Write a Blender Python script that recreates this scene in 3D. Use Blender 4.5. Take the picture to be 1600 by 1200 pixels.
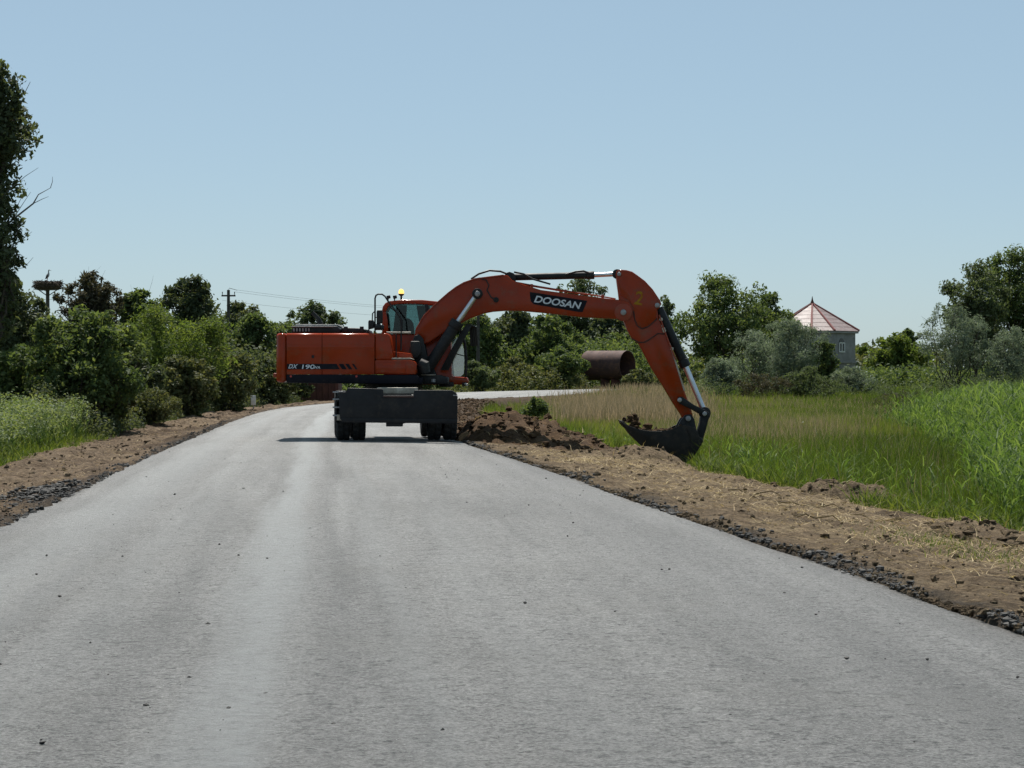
import bpy, bmesh, math, random
import numpy as np
from mathutils import Vector, Matrix

random.seed(7)
RNG = np.random.default_rng(11)
scene = bpy.context.scene
COL = scene.collection
for o in list(bpy.data.objects):
    bpy.data.objects.remove(o)

# ------------------------------------------------------------------ camera
F = 3564.0            # focal length in photo pixels (1600 wide)
CAMH = 1.493          # lens height above the road
HOR = 580.0           # horizon row in the photo
cam_d = bpy.data.cameras.new('camera')
cam = bpy.data.objects.new('camera', cam_d)
COL.objects.link(cam)
cam.location = (0, 0, CAMH)
cam.rotation_euler = (math.radians(90), 0, 0)
cam_d.sensor_width = 36.0
cam_d.lens = F * 36.0 / 1600.0
cam_d.shift_y = -20.0 / 1600.0
cam_d.clip_start = 0.5
cam_d.clip_end = 6000
scene.camera = cam

# ------------------------------------------------------------------ light
SUN_EL = math.radians(60)
SUN_AZ = math.radians(-9)            # measured from +Y, negative = to the left
world = bpy.data.worlds.new("World")
scene.world = world
world.use_nodes = True
wn = world.node_tree
bg = wn.nodes['Background']
sky = wn.nodes.new('ShaderNodeTexSky')
sky.sky_type = 'NISHITA'
sky.sun_disc = False
sky.sun_elevation = SUN_EL
sky.sun_rotation = SUN_AZ
sky.altitude = 50
sky.air_density = 0.7
sky.dust_density = 0.6
sky.ozone_density = 3.0
# thin even summer haze over the whole dome evens out the clear-air gradient
veil = wn.nodes.new('ShaderNodeMix'); veil.data_type = 'RGBA'
veil.inputs[0].default_value = 0.58
wn.links.new(sky.outputs[0], veil.inputs[6])
veil.inputs[7].default_value = (3.35, 4.65, 5.1, 1)
wn.links.new(veil.outputs[2], bg.inputs['Color'])
bg.inputs['Strength'].default_value = 0.075
sun_d = bpy.data.lights.new('sun', 'SUN')
sun_d.energy = 4.6
sun_d.angle = math.radians(0.5)
sun_d.color = (1.0, 0.95, 0.87)
sun = bpy.data.objects.new('sun', sun_d)
COL.objects.link(sun)
sdir = Vector((math.sin(SUN_AZ) * math.cos(SUN_EL), math.cos(SUN_AZ) * math.cos(SUN_EL), math.sin(SUN_EL)))
sun.rotation_euler = sdir.to_track_quat('Z', 'Y').to_euler()
sun.location = (0, 60, 60)
scene.view_settings.view_transform = 'Standard'
scene.view_settings.look = 'None'
scene.view_settings.exposure = 0.6
scene.view_settings.gamma = 1.0
scene.view_settings.use_curve_mapping = False
scene.render.engine = 'CYCLES'
scene.cycles.max_bounces = 6
scene.cycles.transparent_max_bounces = 12
scene.cycles.use_denoising = True


# ------------------------------------------------------------------ helpers
def PX(px, py, Y):
    """a photo pixel taken back to the plane at depth Y"""
    return ((px - 800.0) / F * Y, Y, CAMH - (py - HOR) / F * Y)


def tag(o, label=None, cat=None, group=None, kind=None):
    if label: o['label'] = label
    if cat: o['category'] = cat
    if group: o['group'] = group
    if kind: o['kind'] = kind
    return o


def thing(name, loc, label, cat, group=None):
    o = bpy.data.objects.new(name, None)
    o.empty_display_size = 0.3
    o.location = loc
    COL.objects.link(o)
    return tag(o, label, cat, group)


def link(name, me, parent=None, mat=None, world_coords=True):
    o = bpy.data.objects.new(name, me)
    COL.objects.link(o)
    if mat and not me.materials:
        me.materials.append(mat)
    if parent:
        o.parent = parent
    return o


def root_loc(p):
    v = Vector((0, 0, 0))
    while p:
        v += Vector(p.location)
        p = p.parent
    return v


def np_mesh(name, V, quads=None, tris=None, mat=None, parent=None, smooth=False, attrs=None, uv=None):
    """link a mesh from numpy arrays, world coordinates, re-based to the parent"""
    V = np.asarray(V, dtype=np.float64).reshape(-1, 3)
    if parent is not None:
        V = V - np.array(root_loc(parent))
    me = bpy.data.meshes.new(name)
    nq = 0 if quads is None else len(quads)
    nt = 0 if tris is None else len(tris)
    loops = []
    starts = []
    tot = []
    if nq:
        q = np.asarray(quads, dtype=np.int32)
        loops.append(q.ravel()); starts.append(np.arange(nq) * 4); tot.append(np.full(nq, 4))
    if nt:
        t = np.asarray(tris, dtype=np.int32)
        loops.append(t.ravel()); starts.append(nq * 4 + np.arange(nt) * 3); tot.append(np.full(nt, 3))
    loops = np.concatenate(loops).astype(np.int32)
    starts = np.concatenate(starts).astype(np.int32)
    me.vertices.add(len(V)); me.vertices.foreach_set('co', V.astype(np.float32).ravel())
    me.loops.add(len(loops)); me.loops.foreach_set('vertex_index', loops)
    me.polygons.add(nq + nt); me.polygons.foreach_set('loop_start', starts)
    me.polygons.foreach_set('use_smooth', np.full(nq + nt, bool(smooth)))
    if attrs:
        for k, a in attrs.items():
            at = me.attributes.new(k, 'FLOAT', 'POINT')
            at.data.foreach_set('value', np.asarray(a, dtype=np.float32))
    if uv is not None:
        ul = me.uv_layers.new(name='UVMap')
        ul.data.foreach_set('uv', np.asarray(uv, dtype=np.float32)[loops].ravel())
    me.update(calc_edges=True)
    me.validate()
    return link(name, me, parent, mat)


class MB:
    """collects verts and faces in world coordinates, then builds ONE mesh object"""
    def __init__(self):
        self.v = []; self.f = []

    def add(self, vs, fs):
        n = len(self.v)
        self.v += [tuple(p) for p in vs]
        self.f += [tuple(i + n for i in f) for f in fs]
        return self

    def box(self, x0, x1, y0, y1, z0, z1, fn=None):
        vs = [(x0, y0, z0), (x1, y0, z0), (x1, y1, z0), (x0, y1, z0), (x0, y0, z1), (x1, y0, z1), (x1, y1, z1), (x0, y1, z1)]
        if fn: vs = [fn(*p) for p in vs]
        return self.add(vs, [(0, 3, 2, 1), (4, 5, 6, 7), (0, 1, 5, 4), (1, 2, 6, 5), (2, 3, 7, 6), (3, 0, 4, 7)])

    def prism(self, pts, Y0, Y1):
        """outline of (x,z) points extruded from Y0 to Y1"""
        n = len(pts)
        vs = [(p[0], Y0, p[1]) for p in pts] + [(p[0], Y1, p[1]) for p in pts]
        fs = [tuple(range(n)), tuple(range(2 * n - 1, n - 1, -1))]
        fs += [(i, i + n, (i + 1) % n + n, (i + 1) % n) for i in range(n)]
        return self.add(vs, fs)

    def tube(self, pts, r, n=8, cap=True):
        pts = [Vector(p) for p in pts]
        rs = r if isinstance(r, (list, tuple)) else [r] * len(pts)
        rings = []
        side = None
        for i, p in enumerate(pts):
            d = (pts[min(i + 1, len(pts) - 1)] - pts[max(i - 1, 0)]).normalized()
            if side is None:
                side = d.orthogonal().normalized()
            else:
                side = (side - d * side.dot(d))
                side = side.normalized() if side.length > 1e-6 else d.orthogonal().normalized()
            up = d.cross(side)
            rings.append([p + (side * math.cos(2 * math.pi * k / n) + up * math.sin(2 * math.pi * k / n)) * rs[i] for k in range(n)])
        vs = [q for ring in rings for q in ring]
        fs = []
        for i in range(len(pts) - 1):
            for k in range(n):
                fs.append((i * n + k, i * n + (k + 1) % n, (i + 1) * n + (k + 1) % n, (i + 1) * n + k))
        if cap:
            fs.append(tuple(range(n - 1, -1, -1)))
            fs.append(tuple((len(pts) - 1) * n + k for k in range(n)))
        return self.add(vs, fs)

    def lathe(self, prof, c, axis, n=32, lug=None):
        """profile of (offset along axis, radius) turned round axis through c"""
        axis = Vector(axis).normalized(); c = Vector(c)
        s = axis.orthogonal().normalized(); u = axis.cross(s)
        vs = []
        for k in range(n):
            a = 2 * math.pi * k / n
            d = s * math.cos(a) + u * math.sin(a)
            for j, (t, r) in enumerate(prof):
                rr = r
                if lug and j in lug[0]:
                    rr = r - (lug[1] if ((k + (1 if t > 0 else 0) * 2) % 4) < 2 else 0)
                vs.append(c + axis * t + d * rr)
        m = len(prof); fs = []
        for k in range(n):
            for j in range(m - 1):
                fs.append((k * m + j, k * m + j + 1, ((k + 1) % n) * m + j + 1, ((k + 1) % n) * m + j))
        return self.add(vs, fs)

    def build(self, name, mat, parent=None, bevel=0.0, seg=2, smooth=False, ang=30):
        base = root_loc(parent) if parent else Vector((0, 0, 0))
        bm = bmesh.new()
        vs = [bm.verts.new(Vector(p) - base) for p in self.v]
        for f in self.f:
            try: bm.faces.new([vs[i] for i in f])
            except ValueError: pass
        bmesh.ops.recalc_face_normals(bm, faces=bm.faces)
        if bevel > 0:
            es = [e for e in bm.edges if len(e.link_faces) == 2 and e.calc_face_angle(0) > math.radians(ang)]
            bmesh.ops.bevel(bm, geom=es, offset=bevel, segments=seg, profile=0.5, affect='EDGES', clamp_overlap=True)
        me = bpy.data.meshes.new(name)
        bm.to_mesh(me); bm.free()
        if smooth or bevel > 0:
            for p in me.polygons: p.use_smooth = True
            try: me.set_sharp_from_angle(angle=math.radians(40))
            except Exception: pass
        return link(name, me, parent, mat)


def vnoise(x, y, seed=0):
    x = np.asarray(x, dtype=np.float64); y = np.asarray(y, dtype=np.float64)
    xi = np.floor(x).astype(np.int64); yi = np.floor(y).astype(np.int64)
    xf = x - xi; yf = y - yi
    def h(a, b):
        n = (a * 374761393 + b * 668265263 + seed * 974711) & 0xFFFFFFFF
        n = ((n ^ (n >> 13)) * 1274126177) & 0xFFFFFFFF
        n = n ^ (n >> 16)
        return (n & 0xFFFF) / 65535.0
    u = xf * xf * (3 - 2 * xf); v = yf * yf * (3 - 2 * yf)
    return (h(xi, yi) * (1 - u) + h(xi + 1, yi) * u) * (1 - v) + (h(xi, yi + 1) * (1 - u) + h(xi + 1, yi + 1) * u) * v


def fbm(x, y, seed=0, octs=4, gain=0.5):
    s = 0; a = 1; t = 0
    for k in range(octs):
        s = s + a * (vnoise(x * 2 ** k, y * 2 ** k, seed + k) - 0.5)
        t += a; a *= gain
    return s / t * 2


def sstep(a, b, x):
    t = np.clip((np.asarray(x, float) - a) / (b - a), 0, 1)
    return t * t * (3 - 2 * t)


# ------------------------------------------------------------------ materials
def nodes_of(name):
    m = bpy.data.materials.new(name)
    m.use_nodes = True
    return m, m.node_tree.nodes, m.node_tree.links, m.node_tree.nodes['Principled BSDF']


def ramp(n, l, src, stops):
    r = n.new('ShaderNodeValToRGB')
    e = r.color_ramp.elements
    while len(e) < len(stops): e.new(0.5)
    for i, (p, c) in enumerate(stops):
        e[i].position = p; e[i].color = (*c, 1)
    l.new(src, r.inputs[0])
    return r


def noise(n, l, scale, detail=4, rough=0.6, vec=None):
    t = n.new('ShaderNodeTexNoise')
    t.inputs['Scale'].default_value = scale
    t.inputs['Detail'].default_value = detail
    t.inputs['Roughness'].default_value = rough
    if vec is not None: l.new(vec, t.inputs['Vector'])
    return t


def mixc(n, l, fac, a, b, mode='MIX'):
    m = n.new('ShaderNodeMix'); m.data_type = 'RGBA'; m.blend_type = mode
    for val, idx in ((fac, 0), (a, 6), (b, 7)):
        if isinstance(val, (int, float)): m.inputs[idx].default_value = val
        elif isinstance(val, tuple): m.inputs[idx].default_value = (*val, 1) if len(val) == 3 else val
        else: l.new(val, m.inputs[idx])
    return m.outputs[2]


def bump(n, l, height, strength, dist, bsdf):
    b = n.new('ShaderNodeBump')
    b.inputs['Strength'].default_value = strength
    b.inputs['Distance'].default_value = dist
    l.new(height, b.inputs['Height'])
    l.new(b.outputs[0], bsdf.inputs['Normal'])


def paint(name, col, col2=None, rough=0.4, scale=3.0, metal=0.0, coat=0.0, bumps=0.0, spec=0.5, grime=None):
    """painted or bare surface with soft wear and dirt of its own"""
    m, n, l, b = nodes_of(name)
    tc = n.new('ShaderNodeTexCoord')
    no = noise(n, l, scale, 6, 0.65, tc.outputs['Object'])
    c2 = col2 or tuple(c * 0.7 for c in col)
    r = ramp(n, l, no.outputs[0], [(0.35, c2), (0.62, col)])
    out = r.outputs[0]
    if grime:
        ng = noise(n, l, scale * 2.3, 8, 0.75, tc.outputs['Object'])
        rg = ramp(n, l, ng.outputs[0], [(0.52, (0, 0, 0)), (0.7, (1, 1, 1))])
        out = mixc(n, l, rg.outputs[0], out, grime)
    l.new(out, b.inputs['Base Color'])
    rr = ramp(n, l, no.outputs[0], [(0.3, (rough + 0.15,) * 3), (0.7, (rough,) * 3)])
    l.new(rr.outputs[0], b.inputs['Roughness'])
    b.inputs['Metallic'].default_value = metal
    b.inputs['Specular IOR Level'].default_value = spec
    if coat:
        b.inputs['Coat Weight'].default_value = coat
        b.inputs['Coat Roughness'].default_value = 0.16
    if bumps:
        nb = noise(n, l, scale * 10, 4, 0.6, tc.outputs['Object'])
        bump(n, l, nb.outputs[0], bumps, 0.02, b)
    return m


def leaf_mat(name, c_dark, c_mid, c_light, trans=0.45, rough=0.62, warm_c=(1.4, 1.32, 0.65)):
    m, n, l, b = nodes_of(name)
    a = n.new('ShaderNodeAttribute'); a.attribute_name = 'tint'
    r = ramp(n, l, a.outputs['Fac'], [(0.0, c_dark), (0.5, c_mid), (1.0, c_light)])
    l.new(r.outputs[0], b.inputs['Base Color'])
    b.inputs['Roughness'].default_value = rough
    b.inputs['Specular IOR Level'].default_value = 0.14
    tr = n.new('ShaderNodeBsdfTranslucent')
    warm = mixc(n, l, 1.0, r.outputs[0], warm_c, 'MULTIPLY')
    l.new(warm, tr.inputs['Color'])
    mx = n.new('ShaderNodeMixShader'); mx.inputs[0].default_value = trans
    l.new(b.outputs[0], mx.inputs[1]); l.new(tr.outputs[0], mx.inputs[2])
    l.new(mx.outputs[0], n['Material Output'].inputs['Surface'])
    return m


M = {}
M['leaf_green'] = leaf_mat('leaf_green', (0.0486, 0.0767, 0.0333), (0.0869, 0.1255, 0.0521), (0.1478, 0.1812, 0.0713))
M['leaf_dark'] = leaf_mat('leaf_dark', (0.0414, 0.0582, 0.0348), (0.0715, 0.0931, 0.0520), (0.1223, 0.1381, 0.0744), 0.4)
M['leaf_bright'] = leaf_mat('leaf_bright', (0.0609, 0.0963, 0.0266), (0.0947, 0.1390, 0.0379), (0.1488, 0.1818, 0.0569), 0.5)
M['leaf_silver'] = leaf_mat('leaf_silver', (0.1, 0.125, 0.09), (0.17, 0.2, 0.145), (0.27, 0.3, 0.225), 0.35, warm_c=(1.1, 1.2, 0.85))
M['leaf_olive'] = leaf_mat('leaf_olive', (0.0561, 0.0715, 0.0315), (0.0961, 0.1115, 0.0504), (0.1602, 0.1573, 0.0786), 0.35)
M['leaf_dry'] = leaf_mat('leaf_dry', (0.0378, 0.0378, 0.0238), (0.0635, 0.0607, 0.0386), (0.1058, 0.0891, 0.0594), 0.25)
M['leaf_greyish'] = leaf_mat('leaf_greyish', (0.052, 0.07, 0.036), (0.085, 0.108, 0.055), (0.135, 0.16, 0.082), 0.4, warm_c=(1.25, 1.3, 0.75))
M['grass'] = leaf_mat('grass', (0.036, 0.058, 0.014), (0.078, 0.122, 0.022), (0.155, 0.18, 0.055), 0.42, warm_c=(1.4, 1.35, 0.6))
M['reed'] = leaf_mat('reed', (0.04, 0.075, 0.022), (0.075, 0.13, 0.034), (0.15, 0.205, 0.075), 0.45, warm_c=(1.4, 1.4, 0.65))
M['dry_grass'] = leaf_mat('dry_grass', (0.15, 0.135, 0.065), (0.28, 0.225, 0.14), (0.4, 0.31, 0.21), 0.4)
M['dry_grass'].node_tree.nodes['Mix'].inputs[7].default_value = (1.05, 1.0, 0.9, 1)
M['weed'] = leaf_mat('weed', (0.05, 0.1, 0.03), (0.08, 0.13, 0.04), (0.2, 0.24, 0.13), 0.4)
M['straw'] = leaf_mat('straw', (0.22, 0.16, 0.08), (0.4, 0.3, 0.16), (0.55, 0.45, 0.26), 0.2)
M['bark'] = paint('bark', (0.075, 0.06, 0.045), (0.035, 0.028, 0.022), 0.9, 6, bumps=0.5)
M['deadwood'] = paint('deadwood', (0.16, 0.15, 0.14), (0.09, 0.08, 0.075), 0.9, 6)
M['orange'] = paint('orange_paint', (0.29, 0.034, 0.007), (0.24, 0.028, 0.007), 0.4, 1.6, coat=0.42, spec=0.0, grime=(0.19, 0.055, 0.028))
M['red_edge'] = paint('weathered_orange', (0.32, 0.045, 0.018), (0.24, 0.04, 0.018), 0.4, 2.5, coat=0.1, spec=0.3, grime=(0.2, 0.075, 0.045))
M['navy'] = paint('dark_navy_paint', (0.006, 0.0065, 0.013), (0.0045, 0.0045, 0.009), 0.5, 2.0, spec=0.15, grime=(0.02, 0.017, 0.016))
M['black'] = paint('black_metal', (0.014, 0.014, 0.016), (0.009, 0.009, 0.01), 0.5, 4, spec=0.3, grime=(0.04, 0.036, 0.03))
M['blade'] = paint('worn_dark_steel', (0.017, 0.017, 0.019), (0.011, 0.011, 0.013), 0.5, 2.2, bumps=0.15, spec=0.25, grime=(0.032, 0.027, 0.023))
M['bucket'] = paint('earth_worn_steel', (0.021, 0.017, 0.014), (0.012, 0.011, 0.01), 0.55, 2.6, bumps=0.2, spec=0.25, grime=(0.045, 0.032, 0.022))
M['rubber'] = paint('tyre_rubber', (0.02, 0.02, 0.02), (0.013, 0.013, 0.013), 0.8, 6, bumps=0.3, grime=(0.05, 0.045, 0.038))
M['chrome'] = paint('chromed_rod', (0.62, 0.64, 0.68), (0.5, 0.52, 0.56), 0.25, 2, metal=0.85)
M['steel'] = paint('bare_steel', (0.34, 0.34, 0.35), (0.22, 0.22, 0.23), 0.4, 6, metal=0.8)
M['pale'] = paint('dusty_pale_metal', (0.46, 0.41, 0.34), (0.3, 0.26, 0.21), 0.6, 4, grime=(0.16, 0.12, 0.085))
M['grey_metal'] = paint('grey_metal', (0.3, 0.3, 0.29), (0.18, 0.18, 0.18), 0.5, 3, grime=(0.12, 0.1, 0.09))
M['white'] = paint('white_paint', (0.75, 0.75, 0.73), (0.6, 0.6, 0.57), 0.5, 8)
M['lettering'] = paint('pale_lettering', (0.62, 0.65, 0.7), (0.55, 0.58, 0.62), 0.5, 8)
M['yellow'] = paint('faded_yellow_marking', (0.34, 0.2, 0.015), (0.27, 0.06, 0.012), 0.6, 9, spec=0.1, grime=(0.28, 0.04, 0.01))
M['hose'] = paint('rubber_hose', (0.015, 0.015, 0.015), (0.01, 0.01, 0.01), 0.5, 8)
M['seat'] = paint('seat_cloth', (0.03, 0.03, 0.033), (0.02, 0.02, 0.022), 0.9, 8)
M['rust'] = paint('rusty_steel', (0.075, 0.034, 0.029), (0.045, 0.023, 0.021), 0.75, 1.3, bumps=0.25, grime=(0.17, 0.075, 0.04))
M['rust_dark'] = paint('dark_rusty_steel', (0.085, 0.028, 0.02), (0.05, 0.02, 0.016), 0.8, 1.1, bumps=0.25, grime=(0.12, 0.045, 0.025))
M['pole'] = paint('weathered_pole_wood', (0.075, 0.068, 0.06), (0.04, 0.036, 0.032), 0.9, 3, bumps=0.3)
M['house_wall'] = paint('grey_block_wall', (0.27, 0.265, 0.26), (0.2, 0.195, 0.19), 0.9, 1.2, bumps=0.3, grime=(0.15, 0.145, 0.14))
M['roof'] = paint('faded_red_sheet_roof', (0.24, 0.19, 0.185), (0.185, 0.12, 0.117), 0.5, 0.9, grime=(0.31, 0.27, 0.26))
M['roof_red'] = paint('red_ridge_metal', (0.2, 0.04, 0.035), (0.14, 0.035, 0.03), 0.5, 2)
M['stick'] = paint('nest_sticks', (0.06, 0.045, 0.032), (0.03, 0.023, 0.017), 0.9, 9)
M['bird_white'] = paint('stork_plumage', (0.35, 0.34, 0.33), (0.2, 0.2, 0.2), 0.8, 6)
M['bird_black'] = paint('stork_wing', (0.02, 0.02, 0.022), None, 0.6, 8)
M['bird_red'] = paint('stork_bill', (0.45, 0.06, 0.02), None, 0.5, 8)
M['wire'] = paint('grey_wire', (0.12, 0.12, 0.125), None, 0.5, 8)


def glass_mat(name, tint, refl=0.10):
    m, n, l, b = nodes_of(name)
    t = n.new('ShaderNodeBsdfTransparent'); t.inputs['Color'].default_value = (*tint, 1)
    g = n.new('ShaderNodeBsdfGlossy'); g.inputs['Roughness'].default_value = 0.03
    fr = n.new('ShaderNodeFresnel'); fr.inputs['IOR'].default_value = 1.45
    mx = n.new('ShaderNodeMixShader')
    l.new(fr.outputs[0], mx.inputs[0]); l.new(t.outputs[0], mx.inputs[1]); l.new(g.outputs[0], mx.inputs[2])
    l.new(mx.outputs[0], n['Material Output'].inputs['Surface'])
    return m


M['glass'] = glass_mat('cab_glass', (0.5, 0.62, 0.62))
m, n, l, b = nodes_of('pale_glass')
tl = n.new('ShaderNodeBsdfTranslucent'); tl.inputs['Color'].default_value = (0.55, 0.6, 0.6, 1)
tp = n.new('ShaderNodeBsdfTransparent'); tp.inputs['Color'].default_value = (0.6, 0.68, 0.68, 1)
mx = n.new('ShaderNodeMixShader'); mx.inputs[0].default_value = 0.16  # a small translucent share makes this pane paler than the clear glass
l.new(tp.outputs[0], mx.inputs[1]); l.new(tl.outputs[0], mx.inputs[2])
gl = n.new('ShaderNodeBsdfGlossy'); gl.inputs['Roughness'].default_value = 0.05
m2 = n.new('ShaderNodeMixShader'); m2.inputs[0].default_value = 0.12
l.new(mx.outputs[0], m2.inputs[1]); l.new(gl.outputs[0], m2.inputs[2])
l.new(m2.outputs[0], n['Material Output'].inputs['Surface'])
M['pale_glass'] = m
M['house_glass'] = paint('dark_window_glass', (0.02, 0.022, 0.025), None, 0.15, 3)
m, n, l, b = nodes_of('amber_lens')
b.inputs['Base Color'].default_value = (0.8, 0.35, 0.03, 1)
b.inputs['Emission Color'].default_value = (1.0, 0.6, 0.16, 1)
b.inputs['Emission Strength'].default_value = 1.1
M['amber'] = m
M['lamp'] = paint('lamp_lens', (0.5, 0.5, 0.48), None, 0.15, 5)
M['lamp_red'] = paint('red_marker_lens', (0.45, 0.04, 0.03), None, 0.3, 5)


def soil_mat(name, dark, mid, light, scale=1.0, fibre=0.6):
    m, n, l, b = nodes_of(name)
    g = n.new('ShaderNodeNewGeometry')
    n1 = noise(n, l, 0.9 * scale, 7, 0.72, g.outputs['Position'])
    n2 = noise(n, l, 9 * scale, 7, 0.75, g.outputs['Position'])
    n4 = noise(n, l, 45 * scale, 3, 0.7, g.outputs['Position'])
    r1 = ramp(n, l, n1.outputs[0], [(0.32, dark), (0.5, mid), (0.68, light)])
    r2 = ramp(n, l, n2.outputs[0], [(0.32, (0.42, 0.39, 0.35)), (0.5, (0.95, 0.93, 0.9)), (0.68, (1.45, 1.4, 1.3))])
    r4 = ramp(n, l, n4.outputs[0], [(0.3, (0.5, 0.48, 0.45)), (0.5, (1, 1, 1)), (0.72, (1.5, 1.45, 1.35))])
    c = mixc(n, l, 0.9, r1.outputs[0], r2.outputs[0], 'MULTIPLY')
    c = mixc(n, l, 0.8, c, r4.outputs[0], 'MULTIPLY')
    # trodden chaff: short pale fibres lying every way
    for k, (rot, st) in enumerate(((0.3, 5.0), (1.5, 6.0), (2.5, 5.0))):
        mp = n.new('ShaderNodeMapping'); mp.inputs['Rotation'].default_value = (0, 0, rot); mp.inputs['Scale'].default_value = (st, 40, 20)
        l.new(g.outputs['Position'], mp.inputs[0])
        nf = noise(n, l, 1.6, 2, 0.5, mp.outputs[0])
        rf = ramp(n, l, nf.outputs[0], [(0.64, (0, 0, 0)), (0.70, (fibre, fibre, fibre))])
        c = mixc(n, l, rf.outputs[0], c, tuple(q * 1.9 for q in light))
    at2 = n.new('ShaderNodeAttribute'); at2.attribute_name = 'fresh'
    c = mixc(n, l, at2.outputs['Fac'], c, mixc(n, l, 0.9, (0.06, 0.041, 0.027), r2.outputs[0], 'MULTIPLY'))  # dark fresh-earth tone; on the right bank it also carries painted shade
    at = n.new('ShaderNodeAttribute'); at.attribute_name = 'bitumen'
    c = mixc(n, l, at.outputs['Fac'], c, (0.03, 0.029, 0.028))
    l.new(c, b.inputs['Base Color'])
    b.inputs['Roughness'].default_value = 0.95
    b.inputs['Specular IOR Level'].default_value = 0.12
    n3 = noise(n, l, 24 * scale, 7, 0.75, g.outputs['Position'])
    bump(n, l, n3.outputs[0], 1.0, 0.06, b)
    return m


M['soil'] = soil_mat('shoulder_soil', (0.075, 0.055, 0.036), (0.135, 0.1, 0.066), (0.2, 0.155, 0.1))
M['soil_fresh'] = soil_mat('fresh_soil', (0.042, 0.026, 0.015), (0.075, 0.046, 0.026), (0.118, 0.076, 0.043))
M['soil_left'] = soil_mat('left_soil', (0.075, 0.054, 0.038), (0.13, 0.095, 0.066), (0.19, 0.145, 0.1))
M['ground'] = soil_mat('field_ground', (0.04, 0.05, 0.02), (0.07, 0.085, 0.03), (0.1, 0.11, 0.045), 0.4)
M['crumb'] = paint('bitumen_crumbs', (0.045, 0.042, 0.038), (0.018, 0.018, 0.018), 0.7, 9, bumps=0.4)

# asphalt: UV in metres, u from the left edge, v along the road
m, n, l, b = nodes_of('dusty_asphalt')
uvn = n.new('ShaderNodeUVMap'); uvn.uv_map = 'UVMap'
sep = n.new('ShaderNodeSeparateXYZ'); l.new(uvn.outputs[0], sep.inputs[0])
geo = n.new('ShaderNodeNewGeometry')
mp = n.new('ShaderNodeMapping'); mp.inputs['Scale'].default_value = (1.0, 0.045, 1); l.new(uvn.outputs[0], mp.inputs[0])
ns = noise(n, l, 2.2, 5, 0.6, mp.outputs[0])            # long streaks from traffic and rollers
nl = noise(n, l, 0.35, 4, 0.6, geo.outputs['Position'])  # broad patches
nf = noise(n, l, 55, 6, 0.75, geo.outputs['Position'])   # grain
nm = noise(n, l, 11, 5, 0.7, geo.outputs['Position'])
base = ramp(n, l, nf.outputs[0], [(0.28, (0.015, 0.015, 0.015)), (0.40, (0.108, 0.108, 0.106)), (0.52, (0.225, 0.224, 0.22)), (0.62, (0.295, 0.293, 0.287)), (0.76, (0.52, 0.515, 0.505))])
c = mixc(n, l, 0.55, base.outputs[0], ramp(n, l, nm.outputs[0], [(0.3, (0.6, 0.6, 0.6)), (0.65, (1.25, 1.24, 1.22))]).outputs[0], 'MULTIPLY')
c = mixc(n, l, 0.6, c, ramp(n, l, ns.outputs[0], [(0.32, (0.68, 0.68, 0.68)), (0.68, (1.28, 1.28, 1.28))]).outputs[0], 'MULTIPLY')
c = mixc(n, l, 0.4, c, ramp(n, l, nl.outputs[0], [(0.35, (0.82, 0.82, 0.81)), (0.65, (1.15, 1.15, 1.15))]).outputs[0], 'MULTIPLY')


def band(center, width, wob):
    """pale dusty wheel track running along the road"""
    a = n.new('ShaderNodeMath'); a.operation = 'MULTIPLY_ADD'
    l.new(ns.outputs[0], a.inputs[0]); a.inputs[1].default_value = wob; l.new(sep.outputs[0], a.inputs[2])
    s = n.new('ShaderNodeMath'); s.operation = 'SUBTRACT'; l.new(a.outputs[0], s.inputs[0]); s.inputs[1].default_value = center + wob * 0.5
    ab = n.new('ShaderNodeMath'); ab.operation = 'ABSOLUTE'; l.new(s.outputs[0], ab.inputs[0])
    mr = n.new('ShaderNodeMapRange'); mr.interpolation_type = 'SMOOTHSTEP'
    mr.inputs[1].default_value = width; mr.inputs[2].default_value = 0.0
    mr.inputs[3].default_value = 0.0; mr.inputs[4].default_value = 1.0
    l.new(ab.outputs[0], mr.inputs[0])
    return mr.outputs[0]


npit = noise(n, l, 19, 3, 0.6, geo.outputs['Position'])
c = mixc(n, l, 0.85, c, ramp(n, l, npit.outputs[0], [(0.32, (0.3, 0.3, 0.3)), (0.44, (1, 1, 1))]).outputs[0], 'MULTIPLY')
nch = noise(n, l, 95, 1, 0.5, geo.outputs['Position'])
c = mixc(n, l, ramp(n, l, nch.outputs[0], [(0.72, (0, 0, 0)), (0.76, (0.8, 0.8, 0.8))]).outputs[0], c, (0.6, 0.6, 0.58))
nb = noise(n, l, 0.55, 5, 0.6, geo.outputs['Position'])
c = mixc(n, l, ramp(n, l, nb.outputs[0], [(0.5, (0, 0, 0)), (0.75, (0.3, 0.3, 0.3))]).outputs[0], c, (0.185, 0.18, 0.166))
dust = (0.285, 0.295, 0.295)
for cen, wid, amt in ((3.15, 0.2, 0.2), (2.15, 0.2, 0.1), (6.0, 0.8, 0.2)):      # rubber and binder drawn out dark
    bb = band(cen, wid, 0.7)
    mu = n.new('ShaderNodeMath'); mu.operation = 'MULTIPLY'; l.new(bb, mu.inputs[0]); mu.inputs[1].default_value = amt
    c = mixc(n, l, mu.outputs[0], c, (0.075, 0.076, 0.078))
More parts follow.
